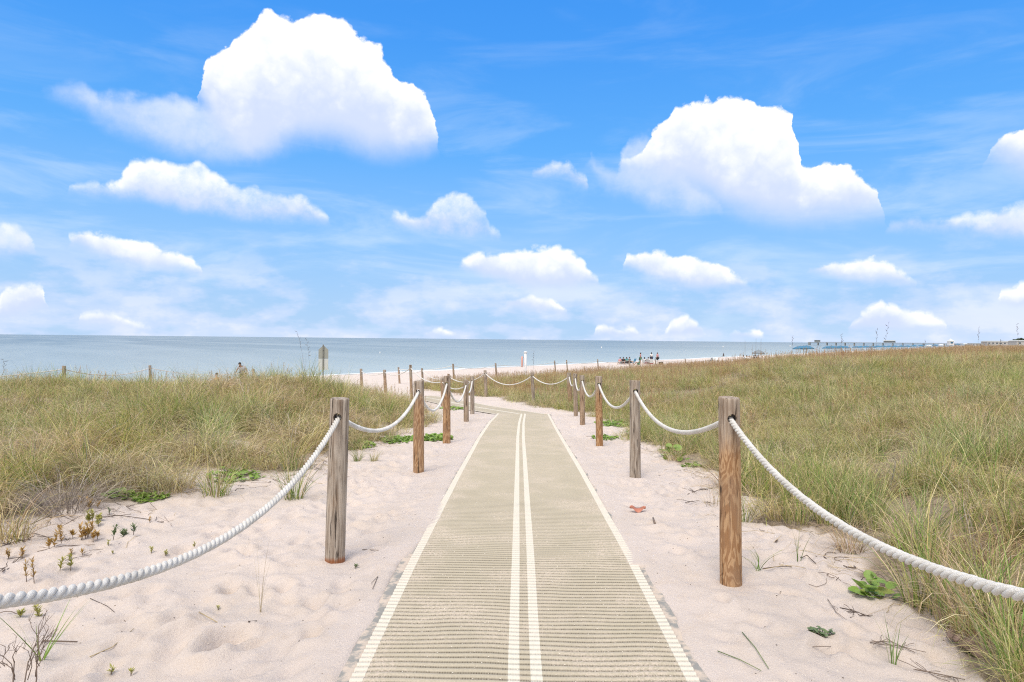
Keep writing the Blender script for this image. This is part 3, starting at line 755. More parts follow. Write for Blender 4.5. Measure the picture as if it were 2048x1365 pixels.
for k, ((px, py), wh) in enumerate(zip(nb_, where)):
    q = (px-1024)/F; Yk = (4.2+0.72*48)/(0.72-q)
    SEAB[3+k] = make_post(px, px, py, Yk, .055, .8, 0, 'thin distant fence stake '+wh, seed=30+k, hole=False, group='distant beach fence stakes')

# ------------------------------------------------------------------ ropes
def rope_span(a, b, sag, parent, rad=0.0193, low=None, skip=0.0):
    a = np.array(a, float); b = np.array(b, float); L = np.linalg.norm(b-a)
    dist = min(a[1], b[1])
    lod = 0 if dist < 7 else (1 if dist < 22 else 2)
    pitch = 0.125
    n = int(L/(pitch/(14 if lod == 0 else 7))) if lod < 2 else 20
    q = np.linspace(0, 1, n+1)
    C = a[None]*(1-q)[:, None]+b[None]*q[:, None]; C[:, 2] -= 4*sag*q*(1-q)
    if lod == 2:
        V, Fc = tube(C, rad, 6)
        return link('rope_span', pymesh('rope_span', V, Fc), M_ROPE, parent)
    T = np.gradient(C, axis=0); T /= np.linalg.norm(T, axis=1)[:, None]
    U = np.cross(T, [0, 0, 1.0]); U /= np.linalg.norm(U, axis=1)[:, None]; W_ = np.cross(U, T)
    s = np.concatenate([[0], np.cumsum(np.linalg.norm(np.diff(C, axis=0), axis=1))])
    V, Fc = [], []
    for k in range(3):
        a_ = 2*math.pi*(s/pitch+k/3+0.05*np.sin(s*5.3))
        jit = 1+0.05*np.sin(s*9+k*2)+0.04*np.sin(s*23+k)
        S = C+rad*0.52*jit[:, None]*(np.cos(a_)[:, None]*U+np.sin(a_)[:, None]*W_)
        v, f = tube(S, rad*0.50, 9 if lod == 0 else 6); o = len(V); V += v; Fc += [tuple(i+o for i in g) for g in f]
    return link('rope_span', pymesh('rope_span', V, Fc), M_ROPE, parent)
def rope(label, pts, sags, group='white barrier ropes'):
    r = thing('rope', (0, 0, 0), label, 'rope', group)
    for (a, b), s in zip(zip(pts[:-1], pts[1:]), sags):
        rope_span(a, b, s, r)
    return r
L0 = Vector((-1.27, 1.35, LH[1].z+0.035)); R0 = Vector((1.36, 1.0, RH[1].z+0.06))
for (hp, rr_, lb) in ((L0, 31, 'grey post beside the viewer on the left, out of the photograph'), (R0, 32, 'tan post beside the viewer on the right, out of the photograph')):
    o = MB(); o.tube([(0, 0, -.35), (0, 0, .6), (0, 0, 1.22)], [.07, .069, .067], 24)
    ob = o.build('wooden_post', M_WOOD, None, True); ob.location = (hp.x, hp.y-0.02, gz(hp.x, hp.y)); ob.color = (0.6, .3, 0, 1); ob.data.set_sharp_from_angle(angle=0.6)
    tag(ob, lb, 'post', 'rope fence posts')
rope('thick white twisted rope sagging along the left side of the mat', [L0, LH[1], LH[2], LH[3], LH[4], LH[5], LH[6], LH[7], LH[8], LH[9]], [.335, .27, .36, .38, .28, .26, .22, .22, .2])
rope('thick white twisted rope along the right side of the mat and round the bend', [R0]+[RH[i] for i in range(1, 12)], [.30, .27, .31, .30, .30, .28, .30, .42, .34, .30, .25])
rope('thin looking white rope along the far left dune edge against the water', [Vector((-26, 21, SEAF[1].z-0.1)), SEAF[1], SEAF[2], SEAF[3]], [.35, .3, .3])
rope('far white rope on the beach line behind the bend', [RH[11]]+[SEAB[i] for i in range(1, 13)], [.2, .25]+[.2]*11)

# ------------------------------------------------------------------ grass
G_GREEN = [(0.20, 0.31, 0.085), (0.27, 0.37, 0.11), (0.33, 0.40, 0.13), (0.24, 0.34, 0.12)]
G_TAN = [(0.70, 0.58, 0.35), (0.62, 0.50, 0.28), (0.78, 0.68, 0.45), (0.56, 0.47, 0.24), (0.50, 0.38, 0.24), (0.72, 0.56, 0.42), (0.62, 0.48, 0.36)]
G_OLIVE = [(0.47, 0.47, 0.19), (0.40, 0.42, 0.16), (0.53, 0.51, 0.24)]
G_GREY = [(0.48, 0.42, 0.37), (0.36, 0.31, 0.28), (0.60, 0.54, 0.48)]
G_RED = [(0.46, 0.31, 0.20), (0.50, 0.36, 0.24)]
def clump(name, n, r0, Lr, th0, kap, curl, w0, pal, seed, K=6, heads=0, droop=1.3, flat=0.0):
    """a tussock: n curved ribbons; returns mesh with per-blade colours"""
    R = np.random.default_rng(seed)
    rad = r0*np.sqrt(R.random(n)); ph = R.uniform(0, 2*math.pi, n)
    bx, by = rad*np.cos(ph), rad*np.sin(ph)
    dirn = ph+R.normal(0, 0.7, n)
    L = R.uniform(*Lr, n); t0 = np.abs(R.normal(th0[0], th0[1], n)); kp = R.uniform(*kap, n); cu = R.normal(0, curl, n)
    s = np.linspace(0, 1, K+1)
    TH = np.minimum(t0[:, None]+kp[:, None]*s[None]**droop, 2.5); PH = dirn[:, None]+cu[:, None]*s[None]**1.5
    ds = L[:, None]/K
    hx = np.sin(TH)*np.cos(PH); hy = np.sin(TH)*np.sin(PH); hz_ = np.cos(TH)
    X = bx[:, None]+np.concatenate([np.zeros((n, 1)), np.cumsum(hx[:, 1:]*ds, 1)], 1)
    Y = by[:, None]+np.concatenate([np.zeros((n, 1)), np.cumsum(hy[:, 1:]*ds, 1)], 1)
    Z = np.concatenate([np.zeros((n, 1)), np.cumsum(hz_[:, 1:]*ds, 1)], 1)
    Z = np.where(Z < 0.01, 0.01+0.01*R.random((n, K+1)), Z)-0.02*(s[None] == 0)
    wv = w0*R.uniform(.7, 1.3, n)[:, None]*np.maximum((1-s[None])**0.75, 0.06)
    tw = R.uniform(-0.9, 0.9, n)[:, None]
    sx = -np.sin(PH+tw); sy = np.cos(PH+tw); sz_ = 0.35*np.sin(PH*3)
    A = np.stack([X-sx*wv/2, Y-sy*wv/2, Z-sz_*wv/2], -1); B = np.stack([X+sx*wv/2, Y+sy*wv/2, Z+sz_*wv/2], -1)
    V = np.stack([A, B], 2).reshape(-1, 3)
    base = (np.arange(n)[:, None]*(K+1)+np.arange(K)[None])*2
    q = np.stack([base, base+1, base+3, base+2], -1).reshape(-1, 4)
    cols = np.array([c for p, k in pal for c in p for _ in range(k)])
    cb = cols[R.integers(0, len(cols), n)]*R.uniform(.42, 1.38, n)[:, None]
    cc = np.repeat(cb, (K+1)*2, 0)
    # seed stalks
    HV, HQ, HC = [], [], []
    for _ in range(heads):
        a = R.uniform(0, 6.28); Lh = R.uniform(.65, 1.0)*Lr[1]*1.15; tl = abs(R.normal(.12, .1)); p0 = np.array([R.normal(0, r0/2), R.normal(0, r0/2), 0])
        d = np.array([math.sin(tl)*math.cos(a), math.sin(tl)*math.sin(a), math.cos(tl)]); sd_ = np.array([-math.sin(a), math.cos(a), 0])
        c = np.array(G_RED[R.integers(0, 2)])*R.uniform(.8, 1.3)
        o = len(HV); p1 = p0+d*Lh; ww = w0*0.45
        HV += [p0-sd_*ww, p0+sd_*ww, p1+sd_*ww*.6, p1-sd_*ww*.6]; HQ.append((o, o+1, o+2, o+3)); HC += [c]*4
        for k in range(9):
            pb = p0+d*Lh*(0.72+0.3*k/9); e = np.array([R.normal(0, .5), R.normal(0, .5), R.uniform(.2, 1)]); e /= np.linalg.norm(e)
            l_ = R.uniform(.03, .07)*Lr[1]; sw = np.cross(e, [R.normal(), R.normal(), .3]); sw = sw/np.linalg.norm(sw)*w0*0.9
            o = len(HV); HV += [pb, pb+e*l_*.5+sw, pb+e*l_, pb+e*l_*.5-sw]; HQ.append((o, o+1, o+2, o+3)); HC += [c*R.uniform(.8, 1.3)]*4
    if HV:
        q = np.concatenate([q, np.array(HQ)+len(V)]); V = np.concatenate([V, np.array(HV)]); cc = np.concatenate([cc, np.array(HC)])
    me = npmesh(name, V, q, True); point_attr(me, 'col', np.concatenate([cc, np.ones((len(cc), 1))], 1), 'FLOAT_COLOR')
    me.materials.append(M_GRASS)
    return me
PC = bpy.data.collections.new('grass_sources')      # only referenced by the grass field
protos = []
def proto(*a, **k):
    me = clump('tuft_%02d' % len(protos), *a, seed=200+len(protos), **k); o = bpy.data.objects.new('tuft_%02d' % len(protos), me); PC.objects.link(o); protos.append(o)
mixp = [(G_TAN, 4), (G_OLIVE, 4), (G_GREEN, 2)]
tanp = [(G_TAN, 4), (G_OLIVE, 1), (G_GREY, 1), (G_RED, 1)]
grnp = [(G_GREEN, 3), (G_OLIVE, 3), (G_TAN, 2)]
for _ in range(4): proto(95, .22, (.28, .62), (.40, .32), (.8, 2.4), 1.5, .0058, mixp)           # 0-3 mixed
for _ in range(3): proto(100, .16, (.45, .9), (.30, .22), (1.4, 2.6), 1.1, .0062, tanp)           # 4-6 drooping dry
for _ in range(3): proto(60, .10, (.40, .8), (.16, .16), (.3, 1.6), .6, .0068, grnp)              # 7-9 upright green
for _ in range(3): proto(130, .35, (.22, .52), (.55, .4), (1.2, 3.2), 2.8, .0048, tanp)           # 10-12 low tangle
far_ = [(G_TAN, 4), (G_OLIVE, 5), (G_GREEN, 2)]
for _ in range(4): proto(110, .45, (.28, .60), (.35, .3), (.6, 2.4), 1.6, .0095, far_, K=5, heads=0)   # 13-16 distant
for _ in range(3): proto(80, .45, (.32, .65), (.3, .25), (.5, 2.0), 1.2, .0095, [(G_TAN, 4), (G_OLIVE, 3), (G_RED, 1)], K=5, heads=7)   # 17-19 distant, seeding
for _ in range(2): proto(90, .40, (.32, .65), (.22, .2), (.4, 1.6), .9, .010, grnp, K=5)            # 20-21 distant, green
def scatter(n, x0, x1, y0, y1, wedge=0.95):
    x = rng.uniform(x0, x1, n); y = rng.uniform(y0, y1, n)
    k = np.abs(x) < wedge*np.maximum(y, 0)+2.5
    x, y = x[k], y[k]; v = veg(x, y); cl = sstep(fbm(x, y, 1.9, 2, 77), .36, .52); cl = np.where(y < 24, np.where((x < 0) & (y < 15), cl**1.0*1.0-.30*(1-cl), cl), 1)
    k = rng.random(len(x)) < v*(.38+.62*cl); v = v*(.72+.28*cl)
    return x[k], y[k], v[k]
PX, PY, PI_, PS = [], [], [], []
def add_field(x, y, kinds, probs, s0, s1):
    PX.append(x); PY.append(y); PI_.append(rng.choice(kinds, len(x), p=probs)); PS.append(rng.uniform(s0, s1, len(x)))
def choose(x, y, far):
    """kind follows patches of green, dry and tangled growth"""
    g = fbm(x, y, 0.6, 3, 90); d = fbm(x, y, 0.7, 3, 95); r = rng.random(len(x)); out = np.zeros(len(x), int)
    if not far:
        XLe, XRe = veg_bounds(y); pg = np.clip((g-0.48)*2.5, 0.10, .5)+.35*((x > 0) & (x-XRe < .7)); pdry = np.clip((d-0.42)*3.0, .12, .65); left = x < 0
        pdry = np.where(left, pdry+.30, pdry+.22)
        out = np.where(r < pg, 7+rng.integers(0, 3, len(x)), np.where(r < pg+pdry, np.where((left & (rng.random(len(x)) < .75)) | (rng.random(len(x)) < .25), 4+rng.integers(0, 3, len(x)), 10+rng.integers(0, 3, len(x))), rng.integers(0, 4, len(x))))
    else:
        pg = np.clip((g-0.48)*2.2, .06, .45); crest = sstep(y, 18, 34)
        out = np.where(r < pg, 20+rng.integers(0, 2, len(x)), np.where(r < pg+(1-pg)*(.12+.55*crest), 17+rng.integers(0, 3, len(x)), 13+rng.integers(0, 4, len(x))))
    return out
CLEAR = [(*hit(px, py-18), r_) for px, py, r_ in [(588, 1000, .35), (432, 990, .25), (345, 988, .25), (130, 1020, .55), (130, 1050, .5), (715, 925, .3), (1590, 1050, .2), (1700, 1105, .3), (1850, 1215, .3), (1345, 918, .3), (1742, 1190, .25), (1930, 1262, .2)]]
def field(n, x0, x1, y0, y1, s0, s1, far=False):
    x, y, v = scatter(n, x0, x1, y0, y1)
    for q in CLEAR:
        k = np.hypot(x-q[0], y-q[1]) > q[2]; x, y, v = x[k], y[k], v[k]
    PX.append(x); PY.append(y); PI_.append(choose(x, y, far)); PS.append(rng.uniform(s0, s1, len(x))*(0.6+.4*v))
field(3600, -14, 0, 2.0, 13, .8, 1.2); field(3900, 0, 14, 2.0, 13, .62, 1.0)
field(2600, -26, 0, 12, 24, .8, 1.2); field(3200, 0, 26, 12, 24, .65, 1.0)
field(4500, -24, 24, 11, 24, .6, .95, True)
field(9000, -40, 46, 23, 45, .7, 1.05, True)
field(9000, -40, 80, 44, 85, .75, 1.05, True)
x = np.concatenate(PX); y = np.concatenate(PY); ix = np.concatenate(PI_); sc_ = np.concatenate(PS)
z = np.array([gz(a, b) for a, b in zip(x, y)])
print('grass tufts', len(x))
# the left dune crest stays below the sightline seen in the photograph
me = bpy.data.meshes.new('dune_grass'); me.from_pydata(np.stack([x, y, z], 1).tolist(), [], [])
point_attr(me, 'tuft_kind', ix, 'INT'); point_attr(me, 'tuft_scale', sc_)
rt = np.stack([rng.normal(0, .10, len(x)), rng.normal(0, .10, len(x)), rng.uniform(0, 6.28, len(x))], 1)
point_attr(me, 'tuft_rot', rt, 'FLOAT_VECTOR')
go = link('dune_grass', me); tag(go, 'dry and green beach grass covering the dunes on both sides of the mat', 'grass', kind='stuff')
ng_ = bpy.data.node_groups.new('scatter_grass', 'GeometryNodeTree')
ng_.interface.new_socket('Geometry', in_out='INPUT', socket_type='NodeSocketGeometry'); ng_.interface.new_socket('Geometry', in_out='OUTPUT', socket_type='NodeSocketGeometry')
gi = ng_.nodes.new('NodeGroupInput'); gu = ng_.nodes.new('NodeGroupOutput'); iop = ng_.nodes.new('GeometryNodeInstanceOnPoints'); ci_ = ng_.nodes.new('GeometryNodeCollectionInfo')
ci_.inputs[0].default_value = PC; ci_.inputs['Separate Children'].default_value = True; ci_.inputs['Reset Children'].default_value = True
def nattr(nm, ty):
    n = ng_.nodes.new('GeometryNodeInputNamedAttribute'); n.data_type = ty; n.inputs[0].default_value = nm
    return n.outputs[0]
L_ = ng_.links.new
L_(gi.outputs[0], iop.inputs['Points']); L_(ci_.outputs[0], iop.inputs['Instance']); iop.inputs['Pick Instance'].default_value = True
L_(nattr('tuft_kind', 'INT'), iop.inputs['Instance Index']); L_(nattr('tuft_scale', 'FLOAT'), iop.inputs['Scale'])
e2r = ng_.nodes.new('FunctionNodeEulerToRotation'); L_(nattr('tuft_rot', 'FLOAT_VECTOR'), e2r.inputs[0]); L_(e2r.outputs[0], iop.inputs['Rotation'])
L_(iop.outputs[0], gu.inputs[0])
go.modifiers.new('scatter', 'NODES').node_group = ng_

# single tussocks at the sand's edge
def tussock(px, py, kw, label, scale=1.0, seed=0, name='grass_tussock', group='grass tussocks at the sand edge'):
    gx, gy = hit(px, py)
    me = clump('tussock', seed=seed, **kw); o = link(name, me); o.location = (gx, gy, gz(gx, gy)); o.scale = (scale,)*3
    return tag(o, label, 'tussock', group)
KG = dict(n=90, r0=.10, Lr=(.35, .75), th0=(.25, .2), kap=(.2, 1.3), curl=.5, w0=.0065, pal=[(G_GREEN, 3), (G_OLIVE, 2), (G_TAN, 1)])
KD = dict(n=170, r0=.16, Lr=(.4, .85), th0=(.3, .25), kap=(1.0, 2.4), curl=.9, w0=.0055, pal=tanp)
KM = dict(n=120, r0=.14, Lr=(.35, .8), th0=(.2, .2), kap=(.4, 1.8), curl=.8, w0=.006, pal=[(G_GREEN, 2), (G_OLIVE, 2), (G_TAN, 3)])
KX = dict(n=420, r0=.30, Lr=(.5, .95), th0=(.5, .3), kap=(1.1, 2.0), curl=.35, w0=.006, pal=[(G_GREY, 3), (G_GREY, 2)])
tussock(588, 1000, KG, 'green upright tussock behind the rope, left of the nearest left post', .95, 301)
tussock(432, 990, KM, 'green and straw tussock left of the one behind the rope', .95, 302)
tussock(345, 988, KD, 'straw coloured tussock at the sand edge, right of the dead grey mound', .8, 303)
tussock(130, 1020, KX, 'dead grey drooping grass mound at the left sand edge', .85, 304)
tussock(15, 1085, KD, 'dry tan tussock at the left edge of the photo', 1.0, 305)
tussock(715, 925, KG, 'small green tussock just right of the nearest left post', .5, 306)
tussock(748, 925, KM, 'sparse tuft between the nearest two left posts', .38, 307)
tussock(1590, 1050, KM, 'mixed tussock at the sand edge right of the tan post', .85, 308)
tussock(1700, 1105, KD, 'dry wiry tussock below the near right rope', .6, 309)
tussock(1850, 1215, KG, 'thick green tussock under the near right rope', 1.05, 310)
tussock(1990, 1290, KD, 'straw tussock at the lower right corner of the photo', 1.05, 311)
tussock(1930, 1262, KM, 'mixed tussock between the green one and the corner', .95, 312)
tussock(2030, 1345, KG, 'green tussock cut by the bottom right corner of the photo', 1.1, 320)
tussock(1985, 1235, KM, 'tall mixed tussock directly under the right end of the rope', 1.0, 321)
tussock(1516, 1148, dict(n=9, r0=.015, Lr=(.15, .42), th0=(.35, .3), kap=(.6, 2.2), curl=1.2, w0=.005, pal=[(G_GREEN, 1)]), 'tiny green sprout of curved blades right of the tan post foot', 1, 313)
tussock(1597, 1135, dict(n=5, r0=.015, Lr=(.12, .26), th0=(.1, .1), kap=(.1, .8), curl=.3, w0=.005, pal=[(G_GREEN, 1)]), 'few upright blades in the sand below the near right rope', 1, 314)
tussock(1785, 1328, dict(n=8, r0=.015, Lr=(.10, .26), th0=(.1, .15), kap=(.1, .8), curl=.3, w0=.006, pal=[(G_GREEN, 1)]), 'short green blades in the sand left of the brown leaf', 1, 315)
tussock(520, 1222, dict(n=7, r0=.012, Lr=(.25, .5), th0=(.12, .12), kap=(.05, .6), curl=.2, w0=.0028, pal=[(G_TAN, 1)]), 'wispy thin dry stalks alone in the sand below the left rope', 1, 316)
tussock(85, 1330, dict(n=7, r0=.02, Lr=(.3, .6), th0=(.6, .15), kap=(.05, .3), curl=.2, w0=.010, pal=[(G_GREEN, 1)]), 'leaning green blades near the lower left corner', .8, 317)
tussock(1430, 1012, dict(n=60, r0=.12, Lr=(.15, .4), th0=(.5, .3), kap=(.5, 2.2), curl=1.5, w0=.004, pal=[(G_GREY, 2), (G_RED, 1), (G_TAN, 1)]), 'low brown dry tuft left of the tan post', .9, 318)

# tall seed stalks standing above the dunes
def oat_stalk(px, ytop, ybase, Y, lean, label, n=1, seed=0):
    R = random.Random(seed); b = P(px, ybase, Y); bz = gz(b[0], Y); T = P(px+lean, ytop, Y); H = T[2]-bz
    t_ = thing('sea_oat_stalk', (b[0], Y, bz), label, 'plant', 'tall seed stalks above the dune grass')
    mb = MB(); hd = MB()
    lx = T[0]-b[0]
    pts = [(lx*q**1.6, 0, H*q) for q in np.linspace(0, 1, 9)]
    rs = 0.0042*Y/30
    mb.tube(pts, [rs*(1-.5*q) for q in np.linspace(0, 1, 9)], 4)
    for k in range(7):
        q = 0.72+0.28*k/6; c = np.array([lx*q**1.6, 0, H*q]); d = np.array([R.uniform(-.5, .5), R.uniform(-.3, .3), R.uniform(.0, .8)]); d /= np.linalg.norm(d); l_ = R.uniform(.06, .11)
        hd.tube([c, c+d*l_*.5, c+d*l_], [rs*.4, rs*R.uniform(1.6, 3), rs*.3], 4)
    mb.build('stem', M_TWIG, t_, True); tag(hd.build('seed_head', M_TWIGD, t_, True), kind='stuff')
for a in [(607, 668, 745, 17, -14, 'tall dark seed stalk left of the sign back'), (613, 690, 745, 17.5, -6, 'shorter seed stalk next to the sign back'),
          (1358, 650, 700, 16, 8, 'double dotted seed stalk'), ]: pass
oat_stalk(613, 665, 745, 17, -18, 'tall leaning seed stalk left of the sign back', seed=1)
oat_stalk(622, 682, 745, 18, -8, 'shorter thinner seed stalk between the leaning one and the sign back', seed=2)
oat_stalk(1763, 648, 720, 20, 14, 'tall seed stalk with dark seed clusters above the pier', seed=3)
oat_stalk(1752, 662, 720, 22, 2, 'shorter seed stalk just left of the tallest one above the pier', seed=4)
oat_stalk(1683, 670, 715, 24, -1, 'seed stalk crossing the outer part of the pier', seed=5)
oat_stalk(1955, 658, 715, 22, 2, 'straight seed stalk near the shore end of the pier', seed=6)
oat_stalk(1586, 674, 712, 25, -1, 'seed stalk against the water left of the pier head', seed=7)
oat_stalk(1846, 684, 712, 24, 4, 'short seed stalk halfway along the pier', seed=8)
oat_stalk(1997, 682, 712, 24, 5, 'small bent seed stalk at the right by the shore buildings', seed=9)
oat_stalk(2040, 650, 712, 24, -8, 'pale tall seed stalk at the right edge', seed=10)
oat_stalk(1066, 705, 740, 33, 2, 'dark seed stalk just right of the life ring pole', seed=11)
oat_stalk(8, 720, 770, 15, 0, 'seed stalk at the far left edge against the water', seed=12)

# ------------------------------------------------------------------ ground cover
def leaf_mesh(L=0.05, Wd=0.045, cup=.25, seg=7):
    V = [(0, 0, 0)]; Fc = []
    for k in range(seg+1):
        a = -math.pi*0.86+2*math.pi*0.86*k/seg
        V.append((L*0.5+L*0.5*math.cos(a), Wd*0.5*math.sin(a)*(1.15-.15*math.cos(a)), cup*L*0.5*abs(math.sin(a))))
    for k in range(1, seg+1): Fc.append((0, k, k+1))
    return V, Fc
def place(V, loc, rz, tilt, s=1.0):
    E = Euler((0, tilt, rz)).to_matrix(); return [tuple(E@Vector(v)*s+Vector(loc)) for v in V]
def vine_patch(px, py, wx, wy, n, label, size=.05, seed=0, mat=None, parts=False, name='beach_vine', h=.06):
    R = random.Random(seed); gx, gy = hit(px, py); b = gz(gx, gy)
    t_ = thing(name, (gx, gy, b), label, 'plant', 'green ground creepers'); st = MB(); fo = MB(); V0, F0 = leaf_mesh()
    lm = None
    for i in range(max(3, n//14)):
        a = R.uniform(0, 6.28); pts = []
        x_, y_ = R.gauss(0, wx*.3), R.gauss(0, wy*.3)
        for k in range(6):
            pts.append((x_, y_, gz(gx+x_, gy+y_)-b+.008)); x_ += math.cos(a)*wx*.16; y_ += math.sin(a)*wy*.16; a += R.uniform(-.5, .5)
        st.tube(pts, .0025, 4)
    for i in range(n):
        rr = math.sqrt(R.random()); a = R.uniform(0, 6.28); x_, y_ = wx*rr*math.cos(a), wy*rr*math.sin(a)
        z_ = gz(gx+x_, gy+y_)-b+R.uniform(.01, h)*(1.2-rr)
        s = size/.05*R.uniform(.6, 1.3); rz, tl = R.uniform(0, 6.28), R.uniform(-.8, .2)
        st.tube([(x_, y_, z_-.03), (x_, y_, z_)], .0015, 3)
        if parts:
            if lm is None: lm = pymesh('leaf', V0, F0); lm.materials.append(mat or M_LEAF)
            o = link('leaf', lm, None, t_); o.location = (x_, y_, z_); o.rotation_euler = (R.uniform(-.3, .3), tl, rz); o.scale = (s,)*3
        else: fo.add(place(V0, (x_, y_, z_), rz, tl, s), F0)
    tag(st.build('runner', M_TWIG, t_, True), kind='stuff')
    if not parts: tag(fo.build('foliage', mat or M_LEAF, t_, True), kind='stuff')
vine_patch(800, 882, .36, .50, 420, 'broad green creeper patch between the second and third left posts', .055, 1)
vine_patch(872, 878, .32, .45, 380, 'green creeper patch round the foot of the third left post', .055, 2)
vine_patch(725, 893, .22, .4, 180, 'green creeper patch just right of the nearest left post', .05, 3)
vine_patch(470, 955, .30, .35, 170, 'bright green creeper among the grass left of the nearest left post', .05, 4)
vine_patch(905, 818, .45, .6, 240, 'small far creeper patch between the third and fourth left posts', .07, 5)
vine_patch(1235, 850, .55, .9, 420, 'green creeper patch right of the slim tan post', .06, 6)
vine_patch(1210, 878, .25, .4, 150, 'low creeper on the sand at the slim tan post', .055, 7)
vine_patch(1385, 935, .14, .2, 60, 'small bright creeper right of the broad leaved vine', .05, 8)
vine_patch(240, 995, .16, .10, 70, 'little bright green creeper left of its pair by the dead mound', .05, 9)
vine_patch(302, 1000, .16, .14, 80, 'little bright green creeper right of its pair near the straw tussock', .055, 10)
vine_patch(1345, 918, .20, .34, 16, 'broad leaved green vine climbing at the sand edge right of the dark grey post', .12, 11, parts=True, h=.22)
vine_patch(1742, 1190, .12, .11, 22, 'leafy green and yellow seedling at the sand edge below the near right rope', .075, 12, parts=True, h=.12)
vine_patch(1758, 1200, .05, .04, 5, 'yellowing leaves beside the green seedling below the near right rope', .07, 13, mat=M_LEAFY, parts=True, h=.05)
vine_patch(1640, 1275, .07, .035, 60, 'small grey green feathery sprig lying on open sand', .022, 14, mat=M_SPRIG, name='leafy_sprig', h=.04)
vine_patch(1300, 868, .5, .7, 200, 'creeper between the slim tan post and the dark grey post', .055, 15)
def shoot(px, py, h, label, mat=M_OLIVE, seed=0, nl=34, name='succulent_shoot', r=.03):
    R = random.Random(seed); gx, gy = hit(px, py); t_ = thing(name, (gx, gy, gz(gx, gy)), label, 'plant', 'small succulent shoots in the sand')
    st, fo = MB(), MB(); ns = max(1, nl//22); sp = 0 if ns == 1 else r*1.0
    for k in range(ns):
        ax, ay = R.gauss(0, sp), R.gauss(0, sp*.8); hh = h*(1 if k == 0 else R.uniform(.35, .95)); tx, ty = R.uniform(-.25, .25), R.uniform(-.2, .2)
        st.tube([(ax, ay, -.02), (ax+tx*hh*.5, ay+ty*hh*.5, hh*.5), (ax+tx*hh, ay+ty*hh, hh)], [.003, .0025, .0015], 4)
        for i in range(24 if ns == 1 else 44):
            q = R.uniform(.12, 1); a = R.uniform(0, 6.28); l_ = min(r, .042)*R.uniform(.6, 1.15); c = np.array([ax+tx*hh*q, ay+ty*hh*q, hh*q])
            d = np.array([math.cos(a), math.sin(a), R.uniform(.2, 1.6)]); d /= np.linalg.norm(d); sd_ = np.cross(d, [0, 0, 1]); sd_ /= np.linalg.norm(sd_)+1e-9
            w_ = l_*.15; fo.add([c, c+d*l_*.5+sd_*w_, c+d*l_, c+d*l_*.5-sd_*w_], [(0, 1, 2), (0, 2, 3)])
    tag(st.build('stem', M_TWIG, t_, True), kind='stuff')
    tag(fo.build('foliage', mat, t_), kind='stuff')
SH = [(67, 1175, .15, 'tall rusty shoot above the left end of the rope', M_RUST, 60, .03), (118, 1145, .10, 'bushy yellow green shoot right of the tall rusty one', M_OLIVE, 60, .04),
      (56, 1240, .07, 'yellow green shoot below the left end of the rope', M_OLIVE, 50, .035), (303, 1104, .04, 'left one of two small green shoots in open sand above the rope', M_OLIVE, 22, .03),
      (332, 1111, .04, 'right one of two small green shoots in open sand above the rope', M_OLIVE, 22, .03), (247, 1076, .09, 'green and rust clump right of the big rusty clump', M_SPRIG, 90, .05),
      (170, 1078, .12, 'big rusty orange clump of leaves on the bare sand', M_RUST, 220, .07), (185, 1052, .10, 'green topped clump behind the big rusty clump', M_OLIVE, 140, .055),
      (106, 1100, .13, 'thin brown shoot with leafy top left of the rusty clump', M_RUST, 70, .04), (143, 1112, .05, 'low rusty shoot below the rusty clump, left one', M_RUST, 40, .03),
      (165, 1110, .05, 'low rusty shoot below the rusty clump, right one', M_RUST, 40, .03), (216, 1099, .04, 'small shoot below the green and rust clump', M_OLIVE, 20, .025),
      (226, 1108, .03, 'tiny shoot right under the small shoot', M_OLIVE, 16, .022), (388, 1099, .035, 'small shoot just above the middle of the left rope', M_OLIVE, 20, .025),
      (222, 1347, .03, 'left one of two tiny shoots at the bottom edge of the photo', M_OLIVE, 22, .028), (262, 1348, .03, 'right one of two tiny shoots at the bottom edge of the photo', M_OLIVE, 20, .026),
      (164, 1018, .10, 'rusty shoot in front of the dead grey mound', M_RUST, 60, .04), (193, 1022, .08, 'brown shoot beside the rusty one by the dead mound', M_RUST, 50, .035),
      (220, 1028, .07, 'dark shoot nearest the creepers by the dead mound', M_SPRIG, 40, .03), (300, 1046, .05, 'dry reddish shoot at the end of the twigs', M_RUST, 24, .03),
      (711, 1138, .025, 'tiny green shoot right of the rusty post foot', M_SPRIG, 14, .03), (30, 1120, .08, 'brown shoot amid twigs at the left edge', M_RUST, 50, .035),
      (437, 1212, .02, 'tiny yellow shoot below the left rope', M_OLIVE, 8, .018), (172, 1000, .10, 'olive clump against the dead mound', M_OLIVE, 120, .05)]
for k, (px, py, h, lb, mt, nl_, r_) in enumerate(SH): shoot(px, py, h, lb, mt, k, nl_, r=r_)
def twig(pts_px, label, rad=.003, mat=M_TWIG, branches=0, seed=0, name='twig', lift=.006, group='twigs on the sand'):
    R = random.Random(seed); pts = []
    for px, py in pts_px:
        a, b = hit(px, py); pts.append(np.array([a, b, gz(a, b)+lift+rad]))
    o0 = pts[0].copy(); pts = [p-o0 for p in pts]; mb = MB(); mb.tube(pts, [rad*(1-.5*i/len(pts)) for i in range(len(pts))], 5)
    for _ in range(branches):
        i = R.randrange(len(pts)-1); p = pts[i]*.5+pts[i+1]*.5; a = R.uniform(0, 6.28); l_ = R.uniform(.05, .16); q = [p]
        for k in range(3): q.append(q[-1]+np.array([math.cos(a), math.sin(a), R.uniform(-.05, .25)])*l_/3); a += R.uniform(-.5, .5)
        mb.tube(q, rad*.55, 4)
    o = mb.build(name, mat, None, True); o.location = o0; return tag(o, label, 'twig', group)
